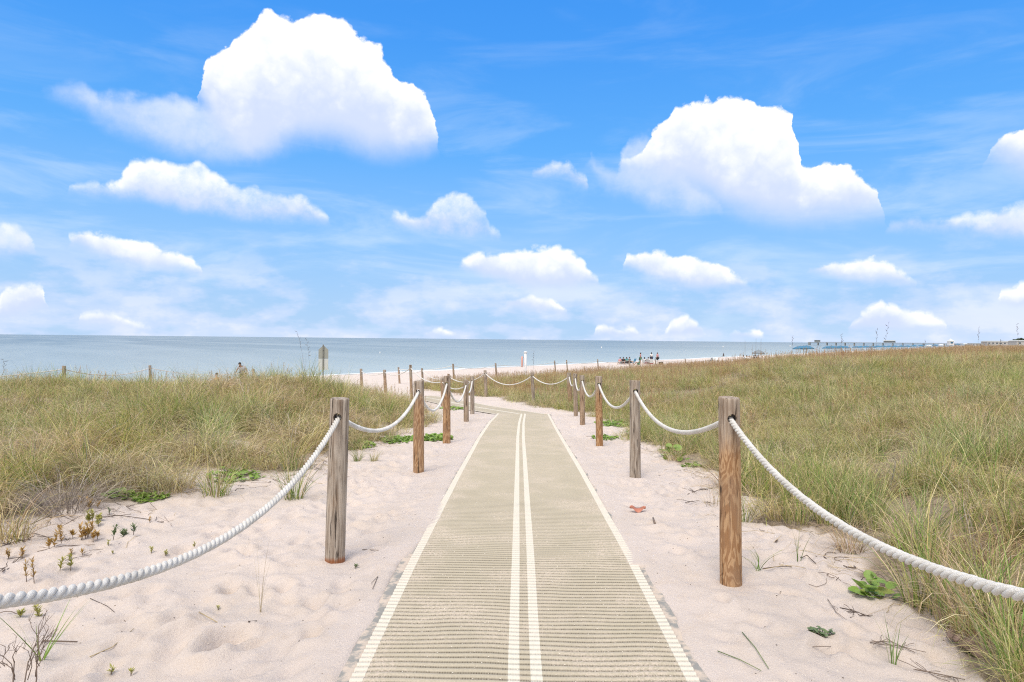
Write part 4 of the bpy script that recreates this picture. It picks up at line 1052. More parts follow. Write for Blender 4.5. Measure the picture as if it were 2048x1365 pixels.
TW = [([(20, 1080), (70, 1070), (120, 1085), (150, 1075)], 'branching dark twig left of the thin brown shoot', .003, M_TWIGD, 14),
      ([(230, 1010), (270, 1022), (310, 1018)], 'branching grey twig behind the long dark one', .0025, M_TWIG, 12),
      ([(130, 1125), (180, 1108), (240, 1092)], 'long thin twig under the low rusty shoots', .002, M_TWIG, 8),
      ([(60, 1050), (110, 1030), (150, 1040)], 'grey twig in front of the dead mound', .003, M_TWIG, 12),
      ([(215, 1032), (250, 1040), (290, 1040), (328, 1044)], 'long dark twig pointing right from the shoots', .004, M_TWIGD, 5),
      ([(120, 1060), (160, 1035), (215, 1022), (250, 1030)], 'curved brown twig behind the rusty clump', .003, M_TWIG, 6),
      ([(75, 1110), (130, 1100), (190, 1092)], 'straight twig left of the low rusty shoots', .003, M_TWIG, 4),
      ([(0, 1100), (30, 1090), (62, 1082)], 'dark twig at the left edge under the tan tussock', .005, M_TWIGD, 9),
      ([(5, 1145), (30, 1125), (50, 1112)], 'tangled twig left of the tall rusty shoot', .004, M_TWIGD, 9),
      ([(300, 1010), (330, 1035), (344, 1056)], 'thin hooked twig at the far right of the shoots', .002, M_TWIG, 4),
      ([(85, 1293), (155, 1288)], 'brown stick crossing the leaning green blades', .005, M_TWIG, 0),
      ([(180, 1328), (225, 1300), (268, 1264)], 'straw stem lying diagonally near the lower left', .0028, M_STRAW, 0),
      ([(180, 1212), (215, 1222), (253, 1238)], 'thin dark stem lying below the left rope', .002, M_TWIGD, 0),
      ([(398, 1242), (450, 1271)], 'straw piece lying on sand below the rope middle', .003, M_STRAW, 0),
      ([(497, 1263), (514, 1250)], 'short dark splinter right of the straw piece', .004, M_TWIGD, 0),
      ([(725, 1102), (757, 1105)], 'thin twig between the rusty foot post and the mat', .003, M_TWIG, 0),
      ([(1525, 1137), (1555, 1142), (1583, 1144)], 'thin dark twig right of the tiny green sprout', .003, M_TWIGD, 0),
      ([(1310, 1055), (1306, 1044)], 'short thick driftwood stick right of the red leaf', .010, M_TWIG, 0),
      ([(1484, 1275), (1510, 1310), (1537, 1345)], 'green stem lying on sand right of the mat, steeper one', .0028, M_GREENBL, 0),
      ([(1435, 1313), (1480, 1330), (1522, 1349)], 'green stem lying on sand right of the mat, flatter one', .0026, M_GREENBL, 0),
      ([(1625, 1303), (1662, 1295)], 'thin twig under the grey green sprig', .002, M_TWIG, 0),
      ([(1375, 990), (1400, 980), (1425, 978)], 'dark root tangle left of the tan post', .004, M_TWIGD, 10),
      ([(1370, 1010), (1395, 1005), (1430, 1010)], 'second dark root tangle, lower, left of the tan post', .003, M_TWIGD, 9),
      ([(1385, 960), (1400, 955), (1420, 962)], 'dark root tangle under the small bright creeper', .003, M_TWIGD, 8),
      ([(1700, 1225), (1720, 1240), (1745, 1232)], 'dark dead roots under the leafy seedling', .003, M_TWIGD, 12),
      ([(1740, 1300), (1780, 1290), (1830, 1310)], 'brown twigs left of the brown leaf', .0028, M_TWIG, 12),
      ([(1830, 1345), (1880, 1352), (1930, 1362)], 'brown twigs at the bottom edge lower right', .003, M_TWIG, 10),
      ([(1655, 1208), (1672, 1232), (1690, 1245)], 'bent thin stem left of the leafy seedling', .002, M_TWIG, 2),
      ([(745, 1190), (756, 1165), (742, 1180)], 'small curled stem beside the left mat edge', .002, M_TWIG, 0)]
for k, (pp, lb, rd, mt, br) in enumerate(TW): twig(pp, lb, rd, mt, br, k+1)
# bare dry plant at the lower left
gx, gy = hit(45, 1400); tb = thing('dry_twig_plant', (gx, gy, gz(gx, gy)), 'bare brown branching dry plant in the lower left corner', 'plant')
R_ = random.Random(4); mb = MB()
def br(p, d, l_, r_, dep):
    q = p+d*l_; mb.tube([p, (p+q)/2+np.array([R_.uniform(-.01, .01)]*3), q], [r_, r_*.85, r_*.7], 5)
    if dep:
        for _ in range(3 if dep > 1 else 2):
            e = d+np.array([R_.uniform(-.7, .7), R_.uniform(-.5, .5), R_.uniform(-.1, .3)]); e /= np.linalg.norm(e); br(p+d*l_*R_.uniform(.45, 1), e, l_*R_.uniform(.5, .8), r_*.65, dep-1)
for dx_ in (-.03, 0.02, .05): br(np.array([dx_, 0, -.02]), np.array([dx_*1.5, 0, 1.0])/math.hypot(dx_*1.5, 1), .17, .0035, 3)
mb.build('branches', M_TWIG, tb, True)
# fallen leaves
def fallen(px, py, L, Wd, rz, label, mat, seed):
    gx, gy = hit(px, py); nx, ny = 10, 7; V, Fc = [], []
    for i in range(nx):
        u = i/(nx-1)
        for j in range(ny):
            v = j/(ny-1)*2-1; wdt = Wd/2*math.sin(math.pi*min(max(u, .03), .97))**.7
            V.append(((u-.5)*L, v*wdt, .012+.02*L*abs(v)+.02*math.sin(u*7+seed)*abs(v)+.1*L*(u-.5)**2))
    for i in range(nx-1):
        for j in range(ny-1): Fc.append((i*ny+j, (i+1)*ny+j, (i+1)*ny+j+1, i*ny+j+1))
    t_ = thing('fallen_leaf', (gx, gy, gz(gx, gy)), label, 'leaf', rz=rz)
    t_.rotation_euler = (.30, 0, rz); t_.location.z += .02
    o = link('blade', pymesh('blade', V, Fc), mat, t_); so = o.modifiers.new('s', 'SOLIDIFY'); so.thickness = .0012
    mb = MB(); mb.tube([(-L*.5-.03, 0, .03), (-L*.3, 0, .022), (L*.45, 0, .03)], [.002, .0018, .001], 5); mb.build('midrib', M_TWIG, t_, True)
fallen(1275, 1026, .15, .085, -.1, 'red orange dry leaf lying on the sand right of the mat', M_RED, 1)
fallen(1945, 1305, .17, .13, .2, 'large purple brown leaf under the grass at the lower right', M_BROWNLEAF, 2)
fallen(1905, 1290, .10, .06, .8, 'smaller brown leaf left of the large purple brown one', M_BROWNLEAF, 3)

# shell bits and seeds strewn about
M_SHELL = simple('shell_bits', (0.80, 0.74, 0.64), .5); M_SEED = simple('dark_seeds', (0.09, 0.065, 0.05), .8)
def bits(name, n, mat, s0, s1, yr, xr, label, onmat=False):
    V, Fc = [], []
    for _ in range(n):
        y_ = yr[0]+(yr[1]-yr[0])*rng.random()**1.6; x_ = rng.uniform(*xr)
        im = abs(x_-float(mat_cx(y_))) < HALF
        if im != onmat: continue
        z_ = gz(x_, y_) if not im else float(mat_z(x_, y_))+.004
        s = rng.uniform(s0, s1); o = len(V); c = np.array([x_, y_, z_+s*.2])
        e = rng.normal(0, 1, (3,)); a = rng.uniform(0, 6.28)
        A = np.array([math.cos(a), math.sin(a), .1*e[0]])*s; B = np.array([-math.sin(a), math.cos(a), .1*e[1]])*s*rng.uniform(.4, .9); U = np.array([0, 0, s*.5])
        V += [c+A, c+B, c-A, c-B, c+U, c-U]; Fc += [(o, o+1, o+4), (o+1, o+2, o+4), (o+2, o+3, o+4), (o+3, o, o+4), (o+1, o, o+5), (o+2, o+1, o+5), (o+3, o+2, o+5), (o, o+3, o+5)]
    tag(link(name, pymesh(name, V, Fc, False), mat), label, 'debris', kind='stuff')
bits('shell_fragments', 1600, M_SHELL, .0018, .005, (2.8, 14), (-5, 4), 'tiny pale shell bits strewn over the sand')
bits('seed_debris', 700, M_SEED, .002, .007, (2.8, 14), (-5, 4), 'tiny dark seeds and bark bits strewn over the sand')
bits('shell_grit', 4200, M_SHELL, .0018, .0052, (2.8, 11), (-1, 1.2), 'pale shell grit lodged between the ribs of the mat', True)

# dead stems and twiggy litter along the edge of the grass
def litter(name, n, mat, label, Lr, rad):
    x = rng.uniform(-5.5, 6, n*20); y = 2.2+rng.random(n*20)**1.5*12; v = veg(x, y); XL_, XR_ = veg_bounds(y)
    e = np.maximum(XL_-x, x-XR_); p = np.exp(-(np.maximum(-e, 0)/.28)**2)*np.where(e < 1.0, 1, .15); p = np.where(x < 0, p+.5*np.exp(-(np.maximum(-e, 0)/.9)**2)*(y < 6.6)*1.4, p)
    k = (rng.random(len(x)) < p*.5)*(fbm(x, y, 1.6, 3, 51) > .40); x, y = x[k], y[k]; pi_ = rng.permutation(len(x))[:n]; x, y = x[pi_], y[pi_]; V, Fc = [], []
    for a, b in zip(x, y):
        th = rng.uniform(0, 6.28); L_ = rng.uniform(*Lr); q = [(a, b)]; cu = rng.normal(0, .5)
        for _ in range(4): q.append((q[-1][0]+math.cos(th)*L_/4, q[-1][1]+math.sin(th)*L_/4)); th += cu+rng.normal(0, .25)
        lift = rng.uniform(.002, .03); o = len(V); r_ = rad*rng.uniform(.5, 1.3)
        vv, ff_ = tube([(X, Y, gz(X, Y)+r_+lift*math.sin(math.pi*i/4)) for i, (X, Y) in enumerate(q)], r_, 3, False)
        V += vv; Fc += [tuple(i+o for i in f) for f in ff_]
    tag(link(name, pymesh(name, V, Fc, False), mat), label, 'debris', kind='stuff')
litter('dead_stems', 1500, M_STRAW, 'dry straw stems littering the sand along the grass edge', (.08, .35), .0016)
litter('twig_litter', 900, M_TWIG, 'thin grey brown twigs littering the sand along the grass edge', (.05, .28), .0022)
litter('dark_litter', 600, M_TWIGD, 'dark dead bits littering the sand along the grass edge', (.03, .14), .0030)

# ------------------------------------------------------------------ beach furniture, sign, people
M_WHITE = simple('white_paint', (0.78, 0.79, 0.80), .5, 5, .08); M_SIGN = simple('sign_back', (0.36, 0.37, 0.33), .5, 6, .12); M_SIGNW = simple('sign_back_pale', (0.62, 0.64, 0.62), .5, 6, .08)
M_METAL = simple('dull_metal', (0.22, 0.22, 0.20), .5, 10, .1); M_ORANGE = simple('orange_ring', (0.66, 0.36, 0.30), .5, 6, .1)
M_BLUE = simple('blue_canvas', (0.06, 0.20, 0.33), .7, 5, .15); M_BLACK = simple('black_plastic', (0.03, 0.03, 0.035), .5); M_PALEC = simple('pale_canvas', (0.62, 0.66, 0.66), .7)
M_DARKC = simple('grey_canvas', (0.22, 0.25, 0.27), .7)
# sign seen from behind
Ys = 31.0; c = P(647, 700, Ys); gb = gz(c[0], Ys); k = Ys/F
sg = thing('warning_sign', (c[0], Ys, gb), 'back of a pointed grey sign above a white panel, standing in the left grass', 'sign')
zt = P(647, 691, Ys)[2]-gb; z1 = P(647, 700, Ys)[2]-gb; z2_ = P(647, 718, Ys)[2]-gb; z3 = P(647, 740, Ys)[2]-gb; hw = 9.8*k
mb = MB(); prof = [(-hw, z2_), (hw, z2_), (hw, z1), (0, zt), (-hw, z1)]
V = [(x_, -.004, z_) for x_, z_ in prof]+[(x_, .004, z_) for x_, z_ in prof]
mb.add(V, [(0, 1, 2, 3, 4), (9, 8, 7, 6, 5)]+[(i, i+5, (i+1) % 5+5, (i+1) % 5) for i in range(5)]); mb.build('pointed_panel', M_SIGN, sg)
mb = MB(); mb.box((0, 0, (z2_-.01+z3)/2), (hw*2, .008, z2_-.01-z3)); mb.build('lower_panel', M_SIGNW, sg)
mb = MB(); mb.box((0, -.03, (zt+.03)/2-.2), (.05, .045, zt+.03+.4)); mb.build('sign_post', M_METAL, sg)
for zz in (z1, (z1+z2_)/2-.1): mb = MB(); mb.box((0, -.06, zz), (.05, .02, .03)); mb.build('bolt', M_METAL, sg)
# life ring pole
Yl = 62.0; c = P(1051, 700, Yl); gb = gz(c[0], Yl); zt = P(1051, 703, Yl)[2]-gb
lr = thing('life_ring_station', (c[0], Yl, gb), 'white round pole with an orange life ring on its left, on the beach edge', 'post')
mb = MB(); mb.tube([(0, 0, -.3), (0, 0, zt-.14)], .115, 16); mb.build('pole', M_WHITE, lr, True)
mb = MB(); mb.tube([(0, 0, zt-.14), (0, 0, zt-.06), (0, 0, zt)], [.16, .17, .06], 16); mb.build('cap', M_WHITE, lr, True)
mb = MB(); pts = [(-.30+.05*math.sin(a)*0, -.03+.22*math.cos(a)*.6, zt-.95+.42*math.sin(a)) for a in np.linspace(0, 2*math.pi, 25)]
mb.tube(pts, .085, 8); o = mb.build('life_ring', M_ORANGE, lr, True)
mb = MB(); mb.tube([(0, 0, zt-.55), (-.3, -.03, zt-.55)], .02, 6); mb.build('bracket', M_METAL, lr, True)

SKIN = [simple('skin_light', (0.52, 0.33, 0.24), .6, 5, .05), simple('skin_tan', (0.33, 0.19, 0.12), .6, 5, .05), simple('skin_dark', (0.14, 0.08, 0.055), .6, 5, .05)]
HAIR = simple('dark_hair', (0.02, 0.016, 0.014), .7)
cloth = {n: simple(n+'_cloth', c_, .85, 9, .12) for n, c_ in dict(grey=(.36, .36, .38), black=(.025, .027, .035), white=(.75, .75, .74), red=(.55, .05, .06), teal=(.08, .30, .28), pink=(.62, .30, .32), navy=(.03, .05, .12), green=(.10, .26, .16), blue=(.10, .22, .42), orange=(.60, .22, .08)).items()}
def skinned(name, verts, edges, rads, mat, parent, root=0, sub=1):
    me = bpy.data.meshes.new(name); me.from_pydata(verts, edges, []); me.update()
    o = bpy.data.objects.new(name, me); COL.objects.link(o)
    o.modifiers.new('sk', 'SKIN'); ss_ = o.modifiers.new('su', 'SUBSURF'); ss_.levels = sub; ss_.render_levels = sub
    for i, r_ in enumerate(rads):
        sv = me.skin_vertices[0].data[i]; sv.radius = (r_, r_) if np.isscalar(r_) else r_; sv.use_root = (i == root)
    bpy.context.view_layer.update(); dg = bpy.context.evaluated_depsgraph_get()
    nm = bpy.data.meshes.new_from_object(o.evaluated_get(dg)); bpy.data.objects.remove(o)
    nm.materials.clear(); nm.shade_smooth(); return link(name, nm, mat, parent)
POSES = {  # pelvis, chest, neck, head, then per side shoulder, elbow, wrist, hand, hip, knee, ankle, toe; x right, y forward
 'stand': dict(pel=(0, 0, .95), ch=(0, .01, 1.32), nk=(0, 0, 1.48), hd=(0, .02, 1.63), arm=[(.19, 0, 1.42), (.25, -.02, 1.14), (.26, .06, .90), (.26, .09, .82)], leg=[(.10, 0, .92), (.12, .02, .50), (.12, -.02, .09), (.13, .12, .04)]),
 'walk': dict(pel=(0, 0, .94), ch=(0, .05, 1.30), nk=(0, .07, 1.46), hd=(0, .11, 1.60), arm=[(.19, .04, 1.40), (.30, -.04, 1.16), (.36, .08, .96), (.37, .12, .88)], leg=[(.10, 0, .91), (.13, .14, .50), (.13, .02, .09), (.14, .16, .04)]),
 'bend': dict(pel=(0, 0, .94), ch=(.06, .12, 1.28), nk=(.10, .18, 1.42), hd=(.14, .26, 1.54), arm=[(.20, .10, 1.38), (.34, .08, 1.14), (.40, .16, .92), (.42, .20, .84)], leg=[(.10, 0, .91), (.13, .08, .50), (.15, -.02, .09), (.16, .12, .04)]),
 'sit': dict(pel=(0, 0, .30), ch=(0, -.08, .66), nk=(0, -.08, .82), hd=(0, -.05, .97), arm=[(.19, -.08, .76), (.25, .04, .52), (.22, .24, .46), (.20, .30, .45)], leg=[(.10, .05, .30), (.13, .44, .42), (.13, .60, .06), (.13, .74, .05)]),
 'ground': dict(pel=(0, 0, .13), ch=(0, -.10, .48), nk=(0, -.10, .64), hd=(0, -.06, .79), arm=[(.19, -.1, .58), (.26, .05, .36), (.18, .26, .34), (.14, .32, .36)], leg=[(.10, .05, .13), (.15, .38, .42), (.12, .62, .06), (.12, .76, .05)])}
def person(x_, y_, rz, pose, top, bot, label, skin=0, h=1.0, group=None, z=None, hat=None):
    p = POSES[pose]; b = gz(x_, y_) if z is None else z
    t_ = thing('person', (x_, y_, b), label, 'person', group, rz); t_.scale = (h,)*3
    mirror = lambda v, q: (v[0]*q, v[1], v[2])
    def off(v, s_): return v
    V = [p['pel'], p['ch'], p['nk'], p['hd']]; E = [(0, 1), (1, 2), (2, 3)]; Rr = [(.15, .11), (.16, .11), .055, (.085, .10)]
    V.append((p['hd'][0], p['hd'][1], p['hd'][2]+.09)); E.append((3, 4)); Rr.append(.07)
    V.append((p['hd'][0], p['hd'][1]+.10, p['hd'][2]-.015)); E.append((3, 5)); Rr.append(.022)      # nose and face front
    for q in (-1, 1):
        o = len(V); dc = p['ch'][0]
        V += [(v[0]*q+(dc if pose == 'bend' else 0), v[1], v[2]) for v in p['arm']]; E += [(1, o), (o, o+1), (o+1, o+2), (o+2, o+3)]; Rr += [.055, .042, .030, .032]
        o = len(V); yy = [1, 1, 1, 1]
        V += [(v[0]*q, v[1]*(1 if q > 0 or pose != 'walk' else -.6), v[2]) for v in p['leg']]; E += [(0, o), (o, o+1), (o+1, o+2), (o+2, o+3)]; Rr += [.085, .060, .040, .038]
    skinned('body', V, E, Rr, SKIN[skin], t_)
    # shirt
    if top:
        V = [p['pel'], p['ch'], tuple(np.array(p['ch'])*.35+np.array(p['nk'])*.65)]; E = [(0, 1), (1, 2)]; Rr = [(.21, .17), (.23, .18), .09]
        V[0] = (V[0][0], V[0][1], V[0][2]+.06)
        for q in (-1, 1):
            o = len(V); dc = p['ch'][0] if pose == 'bend' else 0; a, e = np.array(p['arm'][0])*[q, 1, 1]+[dc, 0, 0], np.array(p['arm'][1])*[q, 1, 1]+[dc, 0, 0]
            V += [tuple(a), tuple(a*.4+e*.6)]; E += [(1, o), (o, o+1)]; Rr += [.095, .085]
        skinned('shirt', V, E, Rr, cloth[top], t_)
    if bot:
        V = [p['pel']]; E = []; Rr = [(.21, .17)]
        for q in (-1, 1):
            o = len(V); a, e = [np.array(p['leg'][i])*[q, (1 if q > 0 or pose != 'walk' else -.6), 1] for i in (0, 1)]
            V += [tuple(a), tuple(a*.2+e*.8)]; E += [(0, o), (o, o+1)]; Rr += [.12, .11]
        skinned('shorts', V, E, Rr, cloth[bot], t_)
    bm = bmesh.new(); bmesh.ops.create_icosphere(bm, subdivisions=2, radius=.108)
    hd = Vector(p['hd'])+Vector((0, -.018, .045))
    for v in bm.verts: v.co = Vector((v.co.x*.9, v.co.y, max(v.co.z, -.02 if v.co.y > 0 else -.08)))+hd
    me = bpy.data.meshes.new('hair'); bm.to_mesh(me); bm.free(); me.shade_smooth(); link('hair', me, HAIR if not hat else cloth[hat], t_)
    return t_
def at(px, Y): return P(px, 700, Y)[0]
person(at(487, 48), 48, math.pi, 'bend', 'grey', 'black', 'person in a grey shirt and black shorts bending forward beyond the left dune', 1, 1.05)
# seated pair and gear left of him
person(at(432, 45), 45, math.pi/2, 'sit', 'orange', 'navy', 'person in orange sitting low beyond the left dune, head just above the grass', 0, 1.05)
GRP = 'people gathered on the beach'
B = [(1240, 104, 'sit', 'pink', 'white', 'leftmost seated person of the row on the sand, in pink'), (1247, 103, 'sit', 'black', 'navy', 'seated person with dark shirt second from left in the row'),
     (1254, 104, 'sit', 'teal', 'black', 'seated person in teal in the middle of the row'), (1260, 106, 'sit', 'navy', 'black', 'seated person in navy right of the teal one'),
     (1281, 105, 'stand', 'pink', 'green', 'standing person with pink top and green shorts left of the red shirt'), (1290, 103, 'sit', 'white', 'pink', 'seated person in white beside the pink topped stander'),
     (1297, 104, 'sit', 'white', 'red', 'seated person in white leaning near the red shirt'), (1303, 102, 'sit', 'red', 'red', 'seated person in a bright red shirt'),
     (1303, 108, 'stand', 'white', 'navy', 'standing person in white behind the bright red shirt'), (1315, 106, 'stand', 'pink', 'black', 'tall standing person in pink shirt and black shorts by the white cooler'),
     (1278, 101, 'ground', 'green', 'green', 'person in green sitting on the sand in front of the standing one')]
for k, (px, Y, po, a, b_, lb) in enumerate(B): person(at(px, Y), Y, 2.6+k*.5, po, a, b_, lb, k % 3, 1.0, GRP)
def chair(px, Y, rz, mat, label, z=None):
    t_ = thing('beach_chair', (at(px, Y), Y, gz(at(px, Y), Y)), label, 'chair', 'beach chairs', rz)
    mb = MB(); mb.box((0, .02, .27), (.52, .48, .03)); mb.build('seat', mat, t_)
    mb = MB(); mb.add([(-.26, -.22, .28), (.26, -.22, .28), (.26, -.46, .85), (-.26, -.46, .85), (-.26, -.25, .26), (.26, -.25, .26), (.26, -.49, .84), (-.26, -.49, .84)], [(0, 1, 2, 3), (7, 6, 5, 4), (0, 4, 5, 1), (1, 5, 6, 2), (2, 6, 7, 3), (3, 7, 4, 0)]); mb.build('backrest', mat, t_)
    for q in (-1, 1):
        for y_ in (-.22, .24): mb = MB(); mb.tube([(q*.27, y_, -.02), (q*.27, y_*.8, .45)], .015, 6); mb.build('leg', M_METAL, t_)
        mb = MB(); mb.box((q*.28, .0, .46), (.05, .5, .025)); mb.build('armrest', mat, t_)
for k, (px, Y, _, a, b_, lb) in enumerate(B[:4]): chair(px, Y-.05, 2.6+k*.5, [M_BLUE, M_BLACK, M_DARKC, M_BLUE][k], ['blue chair under the leftmost seated person', 'black chair under the dark shirted sitter', 'grey chair under the teal shirted sitter', 'blue chair under the navy shirted sitter'][k])
chair(1266, 105, 2.0, M_BLUE, 'empty blue chair right of the seated row')
for k, px in enumerate((1290, 1297, 1303)): chair(px, (103, 104, 102)[k]-.05, 2.6+(5+k)*.5, M_PALEC, 'pale chair under the '+('white shirted sitter on the left', 'leaning white shirted sitter', 'red shirted sitter')[k])
chair(1419, 112, 1.8, M_DARKC, 'dark framed chair left of the two pale chairs at the waterline')
chair(1425, 113, 2.2, M_PALEC, 'pale low chair in the middle near the waterline'); chair(1431, 112, 2.5, M_WHITE, 'white low chair on the right near the waterline')
def cooler(px, Y, d, mat, mat2, label, name='cooler'):
    t_ = thing(name, (at(px, Y), Y, gz(at(px, Y), Y)), label, name.split('_')[-1])
    mb = MB(); mb.box((0, 0, d[2]*.42), (d[0]*.94, d[1]*.94, d[2]*.84)); mb.build('body', mat, t_)
    mb = MB(); mb.box((0, 0, d[2]*.92), (d[0], d[1], d[2]*.155)); mb.build('lid', mat2, t_)
    mb = MB(); mb.tube([(-d[0]*.4, -d[1]*.5, d[2]*.6), (-d[0]*.4, -d[1]*.62, d[2]*.75), (d[0]*.4, -d[1]*.62, d[2]*.75), (d[0]*.4, -d[1]*.5, d[2]*.6)], .015, 5); mb.build('handle', M_METAL, t_)
cooler(1313, 103, (.34, .4, .66), M_WHITE, M_WHITE, 'tall white cooler at the feet of the tall standing person')
cooler(1322, 103, (.62, .42, .42), M_BLACK, M_BLACK, 'black box on the sand right of the white cooler')
# second group with rods and shade
G2 = 'people fishing by the rods'
C2 = [(1487, 113, 'sit', 'white', 'white', 'leftmost sitter in white among the fishing rods'), (1494, 112, 'sit', 'white', 'navy', 'second sitter in white among the fishing rods'), (1499, 115, 'ground', 'white', 'black', 'person in white sitting low between the rods'),
      (1509, 112, 'sit', 'black', 'black', 'dark dressed sitter under the shade, left one'), (1512, 114, 'sit', 'white', 'black', 'white shirted sitter under the shade'), (1517, 113, 'sit', 'navy', 'black', 'dark dressed sitter under the shade, right one')]
for k, (px, Y, po, a, b_, lb) in enumerate(C2):
    person(at(px, Y), Y, 2.9+k*.4, po, a, b_, lb, (k+1) % 3, 1.0, G2)
    if po == 'sit': chair(px, Y-.05, 2.9+k*.4, [M_PALEC, M_DARKC, M_BLACK, M_BLACK, M_BLUE, M_BLACK][k], 'folding chair under the '+lb)
cooler(1479, 112, (.6, .4, .36), M_BLACK, M_DARKC, 'dark tackle box left of the fishing group', 'tackle_box')
def umbrella(px, Y, mat, label, r=1.15, H=2.15, group='blue beach umbrellas', pole=True):
    x_ = at(px, Y); t_ = thing('beach_umbrella', (x_, Y, float(ground_base(x_, Y)) if Y > 135 else gz(x_, Y)), label, 'umbrella', group)
    mb = MB(); n = 12; V = [(0, 0, H+.03)]; 
    for j, (rr, zz) in enumerate([(r*.5, H-.13), (r, H-.45), (r*.985, H-.60)]):
        V += [(rr*math.cos(2*math.pi*k/n), rr*math.sin(2*math.pi*k/n), zz-(.03 if k % 2 and j else 0)) for k in range(n)]
    Fc = [(0, 1+k, 1+(k+1) % n) for k in range(n)]
    for j in range(2): Fc += [(1+j*n+k, 1+(j+1)*n+k, 1+(j+1)*n+(k+1) % n, 1+j*n+(k+1) % n) for k in range(n)]
    mb.add(V, Fc); o = mb.build('canopy', mat, t_); o.modifiers.new('s', 'SOLIDIFY').thickness = .01
    mb = MB(); mb.tube([(0, 0, -.3), (0, 0, H+.12)], .025, 6); mb.build('pole', M_METAL, t_)
umbrella(1517, 113, M_DARKC, 'flat grey sun shade over the fishing group', 1.0, 1.9, None)
um = [(1600, 128), (1607, 131), (1613, 127), (1655, 175), (1663, 168), (1672, 178), (1681, 172), (1690, 180), (1712, 235), (1722, 240), (1733, 233), (1744, 246), (1755, 240), (1766, 250), (1778, 255), (1790, 260), (1803, 270), (1815, 280), (1828, 290), (1842, 300), (1858, 320), (1870, 330), (1882, 340), (1898, 352), (1915, 370), (1930, 380)]
names_u = ['leftmost of the three nearest umbrellas in front of the pier head', 'middle of the three nearest umbrellas', 'rightmost of the three nearest umbrellas']
for k, (px, Y) in enumerate(um):
    mt = M_BLUE if k not in (20, 22, 25) else (M_WHITE if k == 22 else M_PALEC)
    base_t = 12+3*math.sin(k*2.1)
    lab = ('blue beach umbrella, '+names_u[k]) if k < 3 else (('blue' if mt is M_BLUE else 'pale')+' beach umbrella peeking over the dune, '+['first', 'second', 'third', 'fourth', 'fifth', 'sixth', 'seventh', 'eighth', 'ninth', 'tenth', 'eleventh', 'twelfth', 'thirteenth', 'fourteenth', 'fifteenth', 'sixteenth', 'seventeenth', 'eighteenth', 'nineteenth', 'twentieth', 'twenty first', 'twenty second', 'twenty third'][k-3]+' after the nearest three')
    umbrella(px, Y, mt, lab, 1.35, 2.5)
# fishing rods in holders
for k, (px, yt, lb) in enumerate([(1490, 680, 'leftmost'), (1504, 690, 'second'), (1511.5, 677, 'third'), (1521.5, 678, 'rightmost')]):
    Y = 109; T = P(px+(.5 if k else 0), yt, Y); b = P(px, 715, Y); bz = gz(b[0], Y)
    t_ = thing('fishing_rod', (b[0], Y, bz), lb+' of the four upright fishing rods on the beach', 'fishing rod', 'upright fishing rods')
    mb = MB(); mb.tube([(0, 0, 1.0), (T[0]-b[0], 0, T[2]-bz)], [.03, .014], 5); mb.build('rod', M_METAL, t_); mb = MB(); mb.tube([(0, 0, -.2), (0, 0, 1.05)], .04, 8); mb.build('holder', M_WHITE, t_)
# buoys and a bather
def buoy(px, py, label, h=.9):
    d = ray(px, py); s = (SEA-CAM[2])/d[2]; q = CAM+d*s
    t_ = thing('buoy', (q[0], q[1], SEA), label, 'buoy', 'white swim buoys'); k = q[1]/F
    mb = MB(); mb.tube([(0, 0, -.2), (0, 0, k*1.6), (0, 0, k*3.6)], [k*1.1, k*1.0, k*.25], 10); mb.build('float', M_WHITE, t_, True); mb = MB(); mb.tube([(0, 0, k*3.4), (0, 0, k*4.6)], k*.15, 5); mb.build('mast', M_METAL, t_)
buoy(1446, 695.5, 'white buoy on the water above the bather'); buoy(1580, 694, 'white buoy on the water left of the pier head'); buoy(1203, 697, 'white buoy on the water above the seated row'); buoy(760, 707, 'small dark looking buoy in open water right of the sign')
d = ray(1447, 713); s = (SEA-CAM[2])/d[2]; q = CAM+d*s
person(float(q[0]), float(q[1]), 1.0, 'stand', 'black', 'black', 'lone dark bather standing in the shallows below the white buoy', 1, 1.0, z=SEA-.85)
# cart next to the bending person
x_ = at(511, 46.5); t_ = thing('beach_cart', (x_, 46.5, gz(x_, 46.5)), 'beach cart with white bundle and blue lid right of the bending person', 'cart')
mb = MB(); mb.box((0, 0, .55), (.8, .5, .4), taper=1.1); mb.build('basket', M_PALEC, t_); mb = MB(); mb.box((0.05, 0, .82), (.5, .45, .12)); mb.build('lid', M_BLUE, t_)
for q_ in (-.28, .28):
    for yy in (-.28, .28): mb = MB(); mb.tube([(q_, yy-.03, .2), (q_, yy+.03, .2)], .2, 14); mb.build('wheel', M_BLACK, t_)
mb = MB(); mb.tube([(-.4, 0, .7), (-.9, 0, 1.0)], .02, 6); mb.build('handle', M_METAL, t_)

# ------------------------------------------------------------------ pier
M_PIER = simple('pier_concrete', (0.27, 0.29, 0.30), .8, .3, .15); M_ROOF = simple('pale_roof', (0.42, 0.44, 0.44), .7, .3, .1)  # pier grey is lightened with distance haze painted into its colour
pa = np.array([444., 1000.]); pn = nl; pier = thing('fishing_pier', (pa[0], pa[1], SEA), 'long low fishing pier on rows of piles reaching into the sea at the right', 'pier')
prz = math.atan2(pn[1], pn[0]); pier.rotation_euler = (0, 0, prz); PL = 215
mb = MB(); mb.box((PL/2, 0, 4.3), (PL, 6, .6)); mb.build('deck', M_PIER, pier)
mb = MB(); mb.box((-2, 0, 4.3), (8, 14, .8)); mb.build('pier_head', M_PIER, pier)
for k in range(18):
    for q in (-2.2, 2.2):
        mb = MB(); mb.box((4+k*12, q, 1.0), (1.4, .8, 5.8)); mb.build('pile', M_PIER, pier)
